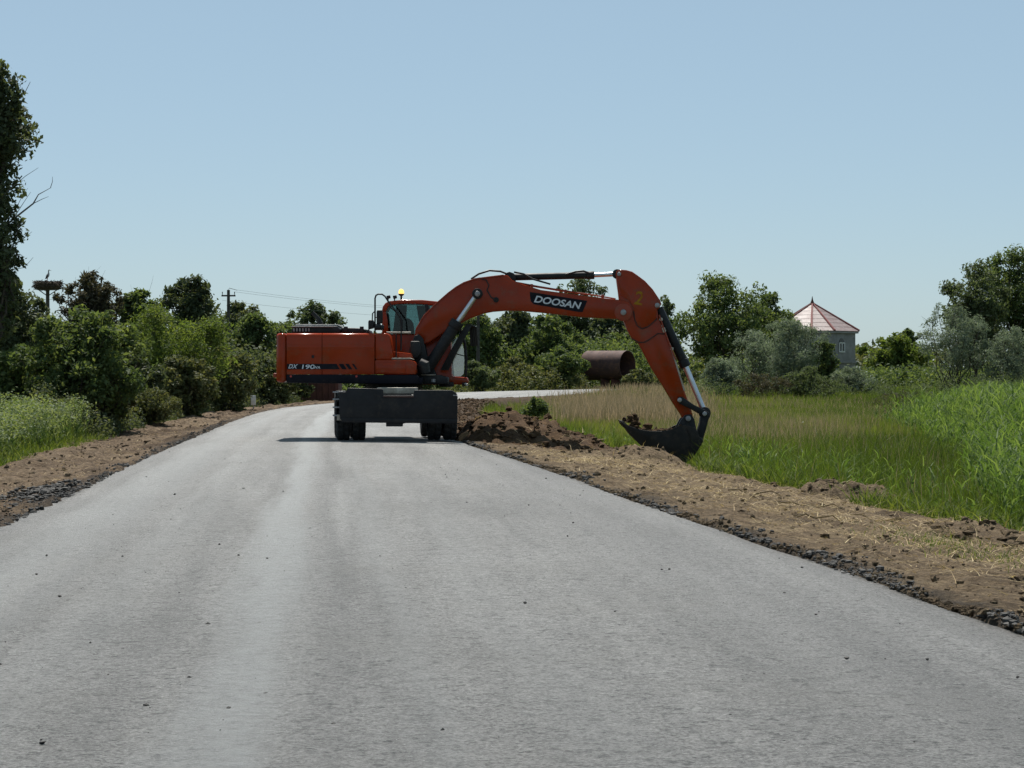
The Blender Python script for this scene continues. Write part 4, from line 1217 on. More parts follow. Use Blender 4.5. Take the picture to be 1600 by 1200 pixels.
st = panel('type_stripe', [(448.4, 568.6), (526, 568.6), (531, 577), (448.4, 577)], M['navy'], YN - .006, YN - .001, 0, ref=YN)
for k, w in enumerate((7.5, 5.5, 3.2)):
    x = 529 + k * 10.5
    panel('stripe', [(x, 568.6), (x + w, 568.6), (x + w + 5.5, 577), (x + 5.5, 577)], M['navy'], YN - .006, YN - .001, 0, ref=YN)
text_mesh('DX', sz(9.2, YN), M['lettering'], st, (PX(450, 575.6, YN)[0], YN - .008, PX(450, 575.6, YN)[2]), (1, 0, 0), (0, 0, 1), 0.001, 0.35, 0.0018, width=sz(15, YN))
text_mesh('190', sz(9.2, YN), M['lettering'], st, (PX(469, 576.2, YN)[0], YN - .008, PX(469, 576.2, YN)[2]), (1, 0, 0), (0, 0, 1), 0.001, 0.12, 0.002, width=sz(20, YN))
text_mesh('WA', sz(5.6, YN), M['lettering'], st, (PX(489.5, 576, YN)[0], YN - .008, PX(489.5, 576, YN)[2]), (1, 0, 0), (0, 0, 1), 0.001, 0.12, 0.0012, width=sz(10.5, YN))
# engine cover on top
ec = panel('engine_cover', [(457, 509.5), (527, 509.5), (531, 514), (531, 520.5), (455, 520.5)], M['black'], YN + .35, YN + 1.9, 0.02, ref=YN + .35)
panel('cover_plate', [(462, 506.8), (528, 506.8), (530, 509.6), (460, 509.6)], M['grey_metal'], YN + .5, YN + 1.8, 0.01, ref=YN + .5, parent=ec)
panel('cover_plate', [(455, 509.4), (521, 509.4), (521, 511.2), (455, 511.2)], M['grey_metal'], YN + .30, YN + .5, 0.008, ref=YN + .3, parent=ec)
for k in range(6):
    x = 458 + 4.7 * k
    panel('vent_louvre', [(x, 512.8), (x + 2.2, 512.8), (x + 2.2, 518), (x, 518)], M['grey_metal'], YN + .32, YN + .36, 0.003, ref=YN + .32, parent=ec)
panel('hood_lid', [(533, 511.5), (560, 512.5), (575, 515), (577, 520.5), (533, 520.5)], M['black'], YN + .45, YN + 1.9, 0.03, 3, ref=YN + .45)
for x in (537, 562):
    panel('hinge', [(x, 510), (x + 6, 510), (x + 6, 519), (x, 519)], M['black'], YN + .4, YN + .5, 0.01, ref=YN + .4)
YP = YN + 1.0
MB().tube([PX(500, 514, YP), PX(500, 505, YP), PX(498, 499, YP), PX(493, 493, YP), PX(488, 488.5, YP)], [0.065, 0.06, 0.05, 0.045, 0.04], 12).build('exhaust_pipe', M['black'], EX, smooth=True)
# far side rail seen above the hood
MB().tube([PX(572, 521, YN + .1), PX(577, 514, YN + .1), PX(577, 505, YN + .1)], 0.014, 8).build('rail_stub', M['black'], EX, smooth=True)

# hand rail, mirrors, lamps
YR = YN + 0.25
rail = MB().tube([PX(586, 522, YR), PX(586, 500, YR), PX(586, 466, YR), PX(587.5, 461.5, YR), PX(591, 459.6, YR), PX(597, 459.8, YR), PX(601.5, 463, YR), PX(606.5, 471, YR), PX(617, 484, YR), PX(626, 497, YR), PX(627, 510, YR), PX(626.5, 548, YR)],
                 0.018, 8).build('hand_rail', M['black'], EX, smooth=True)
MB().tube([PX(586, 486, YR), PX(582, 490, YR), PX(581.5, 503, YR)], 0.013, 8).build('hand_rail', M['black'], EX, smooth=True)
MB().tube([PX(604, 519.5, YR), PX(642, 519.5, YR)], 0.017, 8).build('hand_rail', M['pale'], EX, smooth=True)
MB().tube([PX(619, 522, YR), PX(619, 560, YR)], 0.015, 8).build('hand_rail', M['black'], EX, smooth=True)
for (x0, x1, y0, y1) in ((588.5, 598, 484.5, 507), (575.5, 584.5, 500, 515)):
    mo = panel('mirror', [(x0 + 1, y0), (x1 - 1, y0), (x1, y0 + 3), (x1, y1 - 2), (x0, y1), (x0, y0 + 3)], M['black'], YR - .06, YR + .06, 0.02, 3, ref=YR)
    MB().tube([PX(586, (y0 + y1) / 2, YR), PX((x0 + x1) / 2, (y0 + y1) / 2, YR)], 0.012, 8).build('mirror_arm', M['black'], mo)
MB().tube([PX(586, 511, YR - .05), PX(595, 511, YR - .05)], 0.07, 12).build('work_light', M['black'], EX, 0.01)
wl = MB().tube([PX(595, 512, YR - .07), PX(600, 512, YR - .07)], 0.06, 12).build('work_light', M['black'], EX, 0.01)

# cab on the far side
YC, YF = 49.98, 50.98
def cabp(pts): return poly(pts, YC)
roof_pts = [(596.5, 486), (598, 479), (602, 473.5), (608, 470.5), (630, 468.2), (660, 468.6), (684, 471), (700, 477), (699, 482), (680, 477.5), (655, 474.8), (630, 474.4), (612, 476), (606, 480), (603, 487)]
cab = MB().prism(cabp([(597, 522), (704, 522), (706, 588), (730, 590), (732, 597), (728, 601), (608, 601), (600, 585)]), YC + .05, YF - .05).build('cab', M['orange'], EX, 0.03, 3)
MB().prism(cabp(roof_pts), YC, YF).build('cab_roof', M['orange'], EX, 0.025, 3)
MB().prism(cabp([(604, 472.4), (630, 468.1), (660, 468.4), (684, 470.9), (696, 475), (690, 475), (660, 470.5), (630, 470.2), (606, 474.6)]), YC + .08, YF - .08).build('roof_skin', M['pale'], cab, 0.01)
for ya in (YC, YF - .06):
    MB().prism(cabp([(596.5, 486), (603, 487), (605.5, 500), (607, 522), (597, 522)]), ya, ya + .06).build('cab_pillar', M['orange'], cab, 0.01)
    MB().prism(cabp([(664, 475), (669, 475), (673, 522), (667, 522)]), ya, ya + .06).build('cab_pillar', M['black'], cab, 0.01)
    MB().prism(cabp([(696, 479), (700, 477), (718, 508), (727, 535), (729.5, 560), (728.5, 590), (725.5, 590), (726.5, 560), (724, 537), (715.5, 511)]), ya, ya + .06).build('cab_pillar', M['black'], cab, 0.008)
    MB().prism(cabp([(603, 487), (606, 480), (612, 476), (630, 474.4), (655, 474.8), (665, 476), (668, 522), (607, 522), (605.5, 500)]), ya + .02, ya + .032).build('side_window', M['glass'], cab)
    MB().prism(cabp([(669, 476.5), (680, 477.5), (696, 480), (715, 511), (720, 522), (673, 522)]), ya + .02, ya + .032).build('side_window', M['glass'], cab)
# front quarter window in the lower door, seen past the cylinders
MB().prism(cabp([(706, 531), (719, 526), (724.5, 545), (725.5, 562), (724.5, 584), (720, 588), (710, 588), (706, 584)]), YC + .036, YC + .049).build('door_window', M['pale_glass'], cab)
MB().tube([PX(709, 552, YC + .02), PX(725, 556, YC + .02)], 0.012, 6).build('grab_bar', M['black'], cab)
MB().prism(cabp([(686, 597), (709, 597), (709, 604.5), (686, 604.5)]), YC, YC + .4).build('cab_mount', M['black'], EX, 0.02)
MB().prism(cabp([(722, 597.5), (730, 597.5), (730, 603), (722, 603)]), YC, YC + .2).build('cab_step', M['black'], EX, 0.01)
MB().tube([PX(727, 600, YC), PX(730, 601.5, YC - .05)], 0.03, 8).build('head_light', M['lamp'], EX)
MB().prism(cabp([(624, 522), (646, 522), (644, 505), (640, 498), (634, 496), (628, 499)]), YC + .3, YC + .75).build('driver_seat', M['seat'], cab, 0.04, 3)
MB().prism(cabp([(616, 475.5), (633, 475), (630, 522), (610, 522)]), YF - .12, YF - .07).build('door_frame', M['black'], cab, 0.01)
MB().prism(cabp([(648, 475.5), (668, 476), (672, 522), (660, 522), (652, 500)]), YF - .12, YF - .07).build('door_frame', M['black'], cab, 0.01)
MB().prism(cabp([(596.8, 487), (602, 487), (604, 522), (597.4, 522)]), YC + .07, YF - .07).build('rear_window', M['glass'], cab)
for x in (606.5, 616.5):
    mb = MB().prism(cabp([(x - 3.2, 462), (x + 2.6, 461), (x + 3.4, 465.5), (x - 2, 467.2)]), YC + .05, YC + .2)
    wl = mb.build('work_light', M['black'], EX, 0.012)
    MB().tube([PX(x, 466, YC + .12), PX(x, 471, YC + .12)], 0.014, 6).build('lamp_bracket', M['black'], wl)
bq = MB().tube([PX(627, 470, YC + .3), PX(627, 462, YC + .3)], 0.022, 8).build('beacon', M['black'], EX)
MB().tube([PX(627, 462.5, YC + .3), PX(627, 460.5, YC + .3), PX(627, 459, YC + .3)], [0.03, 0.062, 0.066], 12).build('beacon_base', M['black'], bq)
MB().tube([PX(627, 459, YC + .3), PX(627, 456.5, YC + .3), PX(627, 453.5, YC + .3), PX(627, 451.6, YC + .3)], [0.058, 0.062, 0.05, 0.02], 14).build('beacon_lens', M['amber'], bq, smooth=True)
# wiper-like dark stay across the side window
MB().tube([PX(607, 478, YC - .01), PX(618, 487, YC - .01), PX(628, 500, YC - .01), PX(628, 520, YC - .01)], 0.013, 6).build('window_stay', M['black'], cab)

# boom
BW = 0.24
boom_pts = [(648, 523), (649.5, 513), (662, 493), (681, 474), (700, 457.5), (712, 448.5), (724, 441.5), (742, 435.2), (764, 432.3), (788, 429.5), (794, 431), (800, 437.5), (818, 444.5), (845, 453), (905, 461), (950, 466.5), (968, 468.5),
            (982, 472), (988, 481), (987, 491), (981, 497), (972, 498.5), (940, 497), (905, 494.8), (850, 488.5), (815, 485.4), (790, 485), (770, 486.6), (755, 489.5), (735, 497), (712, 509), (690, 522), (672, 534), (660, 538.5), (652, 536)]
boom = MB().prism(poly(boom_pts, YB - BW), YB - BW, YB + BW).build('boom', M['orange'], EX, 0.022, 3, ang=50)
# flange along the top edge
fl = [(650, 514), (662, 493.5), (681, 474.5), (700, 458), (712, 449), (724, 442), (742, 435.7), (764, 432.8), (787, 430)]
fl_t = [(x, y - 1.1) for x, y in fl]; fl_b = [(x + .4, y + 1.0) for x, y in fl]
MB().prism(poly(fl_t + fl_b[::-1], YB - BW), YB - BW - .03, YB + BW + .03).build('top_flange', M['red_edge'], boom, 0.006)
# boom foot brackets of the slewing deck
for ya in (YB - BW - .14, YB + BW + .04):
    MB().prism(poly([(640, 590), (640, 545), (648, 525), (655, 522), (662, 530), (668, 560), (684, 590)], YB - BW), ya, ya + .1).build('boom_bracket', M['black'], EX, 0.015)
panel('swing_motor', [(641, 533), (656, 533), (658, 552), (652, 560), (641, 560)], M['black'], YB - .7, YB - .3, 0.03, ref=YB - .7)
MB().tube([PX(655, 566, YN + .3), PX(661, 570, YN + .3), PX(664, 583, YN + .3)], [0.1, 0.15, 0.12], 12).build('air_cleaner', M['black'], EX, smooth=True)
panel('front_deck', [(654, 586), (686, 586), (700, 590), (700, 600), (654, 600)], M['black'], YN + .4, YB + 1.2, 0.02, ref=YN + .4)
panel('deck_grating', [(658, 585.2), (680, 585.2), (680, 586.4), (658, 586.4)], M['pale'], YN + .35, YN + .8, 0.004, ref=YN + .35)
MB().tube([PX(677, 592, YN + .3), PX(677, 597, YN + .3)], 0.05, 10).build('hose_fitting', M['steel'], EX)


def ram(name, p0, p1, p2, r0, r1, Y, parent=EX, rodmat=None):
    """hydraulic cylinder: barrel p0-p1, chromed rod p1-p2 and the rod eye"""
    a, b_, c_ = PX(*p0, Y), PX(*p1, Y), PX(*p2, Y)
    o = MB().tube([a, b_], r0, 16).build(name, M['black'], parent, 0.01)
    bb = Vector(b_); d = (Vector(b_) - Vector(a)).normalized()
    MB().tube([bb - d * .12, bb + d * .05], r0 * 1.18, 16).build('gland', M['black'], o, 0.01)
    MB().tube([b_, c_], r1, 14).build('rod', rodmat or M['chrome'], o, smooth=True)
    e = Vector(c_)
    MB().tube([e - Vector((0, .08, 0)), e + Vector((0, .08, 0))], r1 * 2.1, 14).build('rod_eye', M['black'], o, 0.006)
    return o


for Yc_ in (YB - BW - .17, YB + BW + .17):
    ram('boom_cylinder', (663, 584), (713.5, 505), (746, 459), 0.125, 0.055, Yc_)
MB().tube([PX(746, 459, YB - .56), PX(746, 459, YB + .56)], 0.06, 14).build('boom_pin', M['steel'], EX, 0.008)
MB().tube([PX(775, 468.5, YB - BW - .03), PX(775, 468.5, YB - BW)], 0.06, 14).build('hose_port', M['black'], boom, 0.008)
# second dark hose bundle beside the boom cylinder
for k in range(4):
    dx = k * 3
    MB().tube([PX(690 + dx, 578, YB - .1), PX(705 + dx, 550 - k, YB - .2), PX(722 + dx, 520 - k, YB - .2), PX(730 + dx * .6, 508, YB - .15), PX(735 + dx, 512, YB), PX(737 + dx, 540, YB + .1)], 0.028, 6).build('hydraulic_hose', M['hose'], EX, smooth=True)
# arm cylinder on top of the boom
for ya in (YB - .13, YB + .07):
    MB().prism(poly([(786, 436), (790, 426.5), (796, 424.5), (803, 427), (806, 433), (806, 440), (795, 438)], YB - .13), ya, ya + .06).build('cylinder_bracket', M['black'], boom, 0.01)
ac = ram('arm_cylinder', (798, 433.2), (925, 430), (964, 428.2), 0.075, 0.05, YB)
for k, ya in enumerate((YB - .12, YB + .12)):
    MB().tube([PX(736, 436, ya), PX(748, 428, ya), PX(765, 422.6, ya), PX(782, 424, ya), PX(792, 428, ya)], 0.022, 8).build('hydraulic_hose', M['hose'], EX, smooth=True)
    MB().tube([PX(803, 425, ya), PX(818, 428, ya), PX(832, 436, ya), PX(860, 444, ya)], 0.020, 8).build('hydraulic_hose', M['hose'], EX, smooth=True)
    MB().tube([PX(884, 429, ya), PX(900, 424.5, ya), PX(912, 423.5, ya), PX(921, 427, ya)], 0.022, 8).build('hydraulic_hose', M['hose'], EX, smooth=True)
for k in range(2):
    MB().tube([PX(800, 440 + k * 2, YB - .1 + .2 * k), PX(840, 447.5 + k, YB - .1 + .2 * k), PX(880, 454 + k, YB - .1 + .2 * k), PX(930, 461.5, YB - .1 + .2 * k), PX(962, 467, YB - .1 + .2 * k)], 0.017, 6).build('steel_pipe', M['red_edge'], boom, smooth=True)
for x, y in ((829, 446), (882, 454.5), (940, 462.5)):
    panel('pipe_clamp', [(x, y - 2.5), (x + 4, y - 2), (x + 4, y + 3), (x, y + 2.5)], M['red_edge'], YB - .16, YB + .16, 0.006, parent=boom)
# thin dark hose drawn over the near boom flank
MB().tube([PX(748, 434, YB - BW - .02), PX(760, 438, YB - BW - .02), PX(764, 446, YB - BW - .02), PX(761, 453, YB - BW - .02), PX(767, 464, YB - BW - .02), PX(774, 468, YB - BW - .03)], 0.012, 6).build('thin_hose', M['hose'], boom, smooth=True)
# name plate on the boom
YD = YB - BW
npl = panel('name_plate', [(827.5, 456.5), (831, 456.6), (917.5, 470.0), (910.5, 487.2), (905, 487.6), (834, 475.4), (829.5, 471)], M['navy'], YD - .006, YD + .002, 0, ref=YD, parent=boom)
d_ = Vector(PX(907, 483.4, YD)) - Vector(PX(833, 472.2, YD))
o0 = PX(833.5, 471.6, YD - .009)
text_mesh('DOOSAN', sz(14.6, YD), M['lettering'], npl, o0, d_, (0, 0, 1), 0.001, 0.22, 0.005, width=sz(74, YD))

# stick (arm)
AW = 0.17
arm_pts = [(962, 428), (963.5, 423.5), (969, 421.2), (979, 422), (988, 424.5), (996, 430), (1008, 439), (1020, 452), (1032, 470), (1033.5, 475), (1031, 480), (1027, 484), (1029, 497), (1036, 514), (1044, 530), (1052, 552), (1062, 585), (1070, 612),
           (1080, 640), (1083, 652), (1078, 660), (1070, 660), (1064, 648), (1052, 630), (1036, 603), (1018, 575), (1004, 548), (998, 537), (988, 529), (980, 515), (973, 498), (969, 480), (966, 455)]
arm = MB().prism(poly(arm_pts, YB - AW), YB - AW, YB + AW).build('arm', M['orange'], EX, 0.018, 3, ang=50)
# welded cheek plates of the arm head
ck = [(966, 431), (970, 425), (985, 427), (1008, 443), (1028, 472), (1026, 482), (1025, 498), (1013, 510), (1003, 513.5), (995, 509), (990, 498), (990, 482), (984, 470), (970, 462)]
for ya, yb in ((YB - AW - .018, YB - AW + .004), (YB + AW - .004, YB + AW + .018)):
    MB().prism(poly(ck, YB - AW), ya, yb).build('cheek_plate', M['orange'], arm, 0.006, 2)
wd = [(990, 486), (992, 500), (996, 509), (1003, 513.5), (1013, 510), (1027, 498)]
MB().tube([PX(x, y, YB - AW - .012) for x, y in wd], 0.016, 6).build('weld_bead', M['rust_dark'], arm, smooth=True)
wd = [(987, 529), (998, 535), (1006, 535), (1014, 531), (1028, 521), (1038, 522)]
MB().tube([PX(x, y, YB - AW) for x, y in wd], 0.016, 6).build('weld_bead', M['rust_dark'], arm, smooth=True)
for x, y, r in ((974, 488, 0.065), (967.5, 428.3, 0.045), (1027, 477, 0.055)):
    w_ = 0.29 if x == 974 else 0.22
    MB().tube([PX(x, y, YB - w_), PX(x, y, YB + w_)], r, 14).build('hinge_pin', M['steel'], arm, 0.008)
MB().tube([PX(974, 488, YB - .262), PX(974, 488, YB - .242)], 0.19, 24).build('pivot_boss', M['red_edge'], boom, 0.006)
# faded yellow fleet number
text_mesh('2', sz(30, YB), M['yellow'], arm, (PX(988, 474, 0)[0] if False else PX(989.5, 474.5, YB - AW)[0], YB - AW - .021, PX(989.5, 474.5, YB - AW)[2]), (1, 0, -0.22), (0, 0, 1), 0.001, 0.0, 0.006, width=sz(13, YB))
# chipped pale edge strip down the back of the arm
pe = [(1046, 536), (1053, 556), (1062, 585), (1070, 611)]
MB().prism(poly([(x - 1.6, y) for x, y in pe] + [(x + .9, y - .5) for x, y in pe[::-1]], YB - AW), YB - AW - .01, YB - AW + .03).build('edge_bar', M['pale'], arm, 0.004)
for x, y in ((1033, 499), (1037, 514), (1038, 517), (1050, 545)):
    MB().tube([PX(x, y, YB - AW - .03), PX(x, y, YB - AW + .03)], 0.04, 8).build('pipe_clamp', M['pale'], arm, 0.006)
MB().tube([PX(1030, 492, YB - AW - .02), PX(1038, 516, YB - AW - .02), PX(1047, 540, YB - AW - .02), PX(1056, 562, YB - AW - .02)], 0.016, 6).build('steel_pipe', M['red_edge'], arm, smooth=True)

# bucket cylinder, links, bucket
ram('bucket_cylinder', (1029, 481), (1070, 570), (1101, 645), 0.10, 0.062, YB)
for ya in (YB - .24, YB + .18):
    MB().prism(poly([(1060, 620), (1066, 620), (1085, 633), (1103, 641), (1106, 648), (1099, 650), (1082, 640), (1062, 631), (1058, 626)], YB - .2), ya, ya + .06).build('guide_link', M['black'], EX, 0.012)
bl = [(1096, 643), (1102, 640.5), (1108, 645), (1110, 650), (1107, 656), (1103, 672), (1099, 686), (1094, 694), (1086, 694), (1083, 688), (1089, 676), (1094, 660)]
MB().prism(poly(bl, YB - .17), YB - .17, YB + .17).build('bucket_link', M['black'], EX, 0.02, 2)
for x, y, w_, r in ((1062, 625, .27, .05), (1101, 646.5, .27, .05), (1088.5, 688, .38, .055), (1075.5, 654, .38, .06)):
    MB().tube([PX(x, y, YB - w_), PX(x, y, YB + w_)], r, 14).build('hinge_pin', M['steel'], EX, 0.008)
BK = 0.52
outer = [(970, 660), (977, 668), (985, 679), (996, 690), (1007, 700), (1022, 709), (1038, 716), (1055, 721), (1070, 724), (1080, 718), (1087, 709), (1094, 698), (1099, 689)]
inner_top = [(1099, 689), (1094, 684), (1086, 668), (1072, 664), (1060, 666), (1048, 671.5), (1036, 673.5), (1016, 673.5), (1000, 671), (985, 666), (970, 658.5)]
bk = thing  # the bucket is a part of the excavator: shell, cheeks, teeth below
shell = MB()
op = poly(outer, YB - BK); n_ = len(op)
th = 0.035
cxm = sum(p[0] for p in op) / n_; czm = max(p[1] for p in op)
ip = []
for i, p in enumerate(op):
    d = Vector((cxm - p[0], czm + .2 - p[1])); d.normalize(); ip.append((p[0] + d.x * th, p[1] + d.y * th))
vs = []
for Y_ in (YB - BK + .002, YB + BK - .002):
    vs += [(p[0], Y_, p[1]) for p in op] + [(p[0], Y_, p[1]) for p in ip]
fs = []
for i in range(n_ - 1):
    fs += [(i, i + 1, 2 * n_ + i + 1, 2 * n_ + i), (n_ + i, 3 * n_ + i, 3 * n_ + i + 1, n_ + i + 1), (i, n_ + i, n_ + i + 1, i + 1), (2 * n_ + i, 2 * n_ + i + 1, 3 * n_ + i + 1, 3 * n_ + i)]
fs += [(0, 2 * n_, 3 * n_, n_), (n_ - 1, 2 * n_ - 1, 4 * n_ - 1, 3 * n_ - 1)]
shell.add(vs, fs)
bucket = shell.build('bucket', M['bucket'], EX)
for ya in (YB - BK - .02, YB + BK - .02):
    MB().prism(poly(outer + inner_top[1:], YB - BK), ya, ya + .04).build('side_plate', M['bucket'], bucket, 0.008)
for ya in (YB - .3, YB + .2):
    MB().prism(poly([(1058, 668), (1064, 656), (1071, 648), (1080, 647), (1085, 655), (1090, 680), (1099, 687), (1096, 696), (1086, 700), (1070, 690)], YB - .3), ya, ya + .1).build('bucket_lug', M['black'], bucket, 0.015)
wr = [(1000, 693), (1010, 691), (1018, 700), (1010, 702)]
for ya in (YB - BK - .035,):
    MB().prism(poly([(1072, 668), (1082, 672), (1090, 686), (1084, 706), (1074, 712), (1080, 692), (1076, 678)], YB - BK), ya, ya + .02).build('wear_plate', M['bucket'], bucket, 0.006)
for k in range(5):
    yy = YB - BK + .05 + k * (2 * BK - .1) / 4
    mb = MB()
    for s in (-1,):
        a0 = poly([(967, 656), (973, 657.5), (980, 664.5), (976, 669), (970, 663)], YB)
        mb.prism(a0, yy - .045, yy + .045)
    mb.build('tooth', M['steel'] if k == 9 else M['bucket'], bucket, 0.01)
# earth lying in the bucket
rr_ = np.random.default_rng(8)
N = 260
pxs = 985 + 80 * rr_.random(N); pys = np.interp(pxs, [975, 990, 1000, 1020, 1050, 1068], [664, 664, 671, 674, 674, 668]) + 1.5 * rr_.random(N)
yy = YB + (rr_.random(N) - .5) * 0.96
P = np.array([PX(a, b2, c2) for a, b2, c2 in zip(pxs, pys, yy)])
big = np.array([PX(985, 652.5, YB - .2), PX(991, 654, YB - .1), PX(989, 660, YB - .3), PX(997, 662, YB - .2), PX(1013, 667, YB - .3), PX(1010, 669, YB), PX(975, 655, YB - .1), PX(982, 658, YB + .1), PX(992, 649, YB - .15)])
P = np.concatenate([P, big]); S = np.concatenate([0.03 + 0.05 * rr_.random(N) ** 2, np.array([.075, .085, .08, .06, .07, .06, .06, .07, .05])])
o = lumps('soil_load', P, S, M['soil_fresh'], rr_, flat=1.0)
tag(o, 'dark clods of earth lying in the raised digging bucket', 'soil')

# undercarriage
def cham(name, a0, a1, b0, b1, z0, z1, mat, bev=.02, parent=EX):
    return MB().box(a0, a1, b0, b1, z0, z1, fn=U).build(name, mat, parent, bev)


ch = cham('chassis', -.42, .42, -.75, 3.1, .5, 1.02, M['black'])
cham('chassis_deck', -.42, .42, -.74, -.05, 1.02, 1.15, M['pale'], .015)
cham('chassis_deck', -.62, .62, 0.0, 2.4, 1.0, 1.06, M['black'], .015)
MB().tube([U(0, 1.15, 1.06), U(0, 1.15, 1.27)], 0.62, 32).build('turntable', M['black'], EX, 0.01)
for b_ in (0.0, 2.6):
    MB().tube([U(-.95, b_, .52), U(-.3, b_, .52), U(0, b_, .5), U(.3, b_, .52), U(.95, b_, .52)], [.1, .11, .16, .11, .1], 14).build('axle', M['black'], EX, smooth=True)
tyre_prof = [(-.135, .30), (-.14, .40), (-.138, .46), (-.125, .50), (-.10, .518), (-.05, .522), (-.012, .522), (-.010, .505), (.010, .505), (.012, .522), (.05, .522), (.10, .518), (.125, .50), (.138, .46), (.14, .40), (.135, .30)]
rim_prof = [(-.13, .0), (-.06, .08), (-.05, .2), (-.10, .26), (-.135, .3), (.135, .3), (.10, .26), (.05, .2), (.06, .08), (.13, .0)]
axd = (hy, -hx, 0)
def wheel(a, b_):
    t = MB().lathe(rim_prof, U(a, b_, .545), axd, 28).build('wheel', M['black'], EX, smooth=True)
    MB().lathe(tyre_prof, U(a, b_, .545), axd, 80, lug=({2, 3, 4, 5, 10, 11, 12, 13}, 0.02)).build('tyre', M['rubber'], t, smooth=False)
    return t


w0 = wheel(-1.13, 0.0)
for a, b_ in ((-.80, 0), (.80, 0), (1.13, 0), (-1.13, 2.6), (-.80, 2.6), (.80, 2.6), (1.13, 2.6)):
    dv = Vector(U(a, b_, 0)) - Vector(U(-1.13, 0.0, 0))
    w = w0.copy(); COL.objects.link(w); w.location = w0.location + dv
    for cch in list(w0.children):
        c2 = cch.copy(); COL.objects.link(c2); c2.parent = w
# mud guards and ladder steps beside the blade
lad = cham('step_ladder', -1.30, -1.27, -.55, -.35, .42, 1.08, M['black'], .006)
for z in (.55, .72, .89, 1.04):
    cham('rung', -1.36, -1.10, -.62, -.42, z, z + .03, M['steel'], .004, lad)
# dozer blade
YBL = 47.42
bl_pts = [(529, 612.5), (540, 612.5), (543, 606), (596, 607.5), (598.5, 609), (599, 617.5), (646.5, 617.5), (647, 609.5), (705.5, 609.5), (713, 614), (715, 619), (714.5, 656), (713, 660.5), (535, 658.5), (531, 654)]
blade = MB().prism(poly(bl_pts, YBL), YBL, YBL + .09).build('dozer_blade', M['blade'], EX, 0.015, 2)
MB().prism(poly([(533.5, 653), (714, 655), (713.5, 661.8), (534, 660)], YBL), YBL - .022, YBL - .002).build('cutting_edge', M['blade'], blade, 0.006)
MB().prism(poly([(603, 660), (629, 660), (629, 666.5), (603, 666.5)], YBL), YBL + .02, YBL + .2).build('blade_guard', M['black'], blade, 0.01)
MB().prism(poly([(529, 612), (536, 611.2), (536, 613), (529, 613)], YBL), YBL - .02, YBL + .09).build('corner_tab', M['steel'], blade, 0.004)
MB().prism(poly([(708, 616.6), (714.5, 617.4), (714.5, 619), (708, 618.5)], YBL), YBL - .02, YBL + .09).build('corner_tab', M['steel'], blade, 0.004)
MB().prism(poly([(599, 619.0), (646.5, 619.4), (646.5, 621), (599, 620.6)], YBL), YBL - .03, YBL - .002).build('top_lip', M['rust'], blade, 0.004)
MB().prism(poly([(526, 648), (530, 648), (534, 657), (525.5, 657)], YBL), YBL + .1, YBL + .14).build('wedge_plate', M['pale'], blade, 0.004)
for a in (-.5, .5):
    MB().box(a - .06, a + .06, -1.05, -.6, .55, .8, fn=U).build('blade_arm', M['black'], EX, 0.01)
    MB().tube([U(a * .6, -1.0, .9), U(a * .6, -.6, 1.0)], .06, 12).build('blade_cylinder', M['black'], EX, .008)

# ------------------------------------------------------------------ rusty tank, container, marker
YT = 204.0
ax = Vector((math.cos(math.radians(36)), -math.sin(math.radians(36)), 0))
c0 = Vector(PX(919, 571, YT + 1.5)); c1 = Vector(PX(979.5, 571, YT + 1.5))
Lt = (c1.x - c0.x) / ax.x
mid = (c0 + c1) / 2; Rt = sz(23.3, YT)
tk = thing('rusty_tank', (mid.x, mid.y, gz(mid.x, mid.y)), 'open ended brown rusty steel tank raised beside the far bend', 'tank')
MB().lathe([(-Lt / 2, .0), (-Lt / 2, Rt * .5), (-Lt / 2, Rt * .97), (-Lt / 2 + .08, Rt), (Lt / 2, Rt), (Lt / 2, Rt - .05), (-Lt / 2 + .12, Rt - .05), (-Lt / 2 + .12, 0)], mid, ax, 48).build('shell', M['rust'], tk, smooth=True)
zg = gz(mid.x, mid.y) - .2
for t_ in (-.06, .2):
    q = mid + ax * (t_ * Lt)
    MB().box(q.x - .4, q.x + .4, q.y - .5, q.y + .5, zg, mid.z - Rt * .86).build('support', M['rust_dark'], tk, .03)

q = PX(488, 612, 122)
rc = thing('rusty_container', (q[0], 122, gz(q[0], 122)), 'dark reddish rusty steel container behind the excavator at the left verge', 'container')
x0, x1 = PX(447, 0, 122)[0], PX(530, 0, 122)[0]
zz = gz(q[0], 122)
MB().box(x0, x1, 121.4, 124.0, zz - .15, zz + 1.75).build('box', M['rust_dark'], rc, .02)
for k in range(9):
    xx = x0 + .15 + k * (x1 - x0 - .3) / 8
    MB().box(xx - .04, xx + .04, 121.33, 121.42, zz + .05, zz + 1.65).build('rib', M['rust_dark'], rc, .01)
MB().box(x0 - .03, x1 + .03, 121.36, 124.04, zz + 1.75, zz + 1.83).build('top_rim', M['rust'], rc, .01)

q = PX(396, 620, 92)
mk = thing('road_marker', (q[0], 92, gz(q[0], 92)), 'small white marker plate on a short post at the left verge', 'road marker')
zz = gz(q[0], 92)
MB().tube([(q[0], 92, zz - .1), (q[0], 92, zz + .62)], .025, 8).build('post', M['grey_metal'], mk)
MB().box(q[0] - .1, q[0] + .1, 91.95, 91.975, zz + .22, zz + .6).build('plate', M['grey_metal'] if False else M['white'], mk, .006)

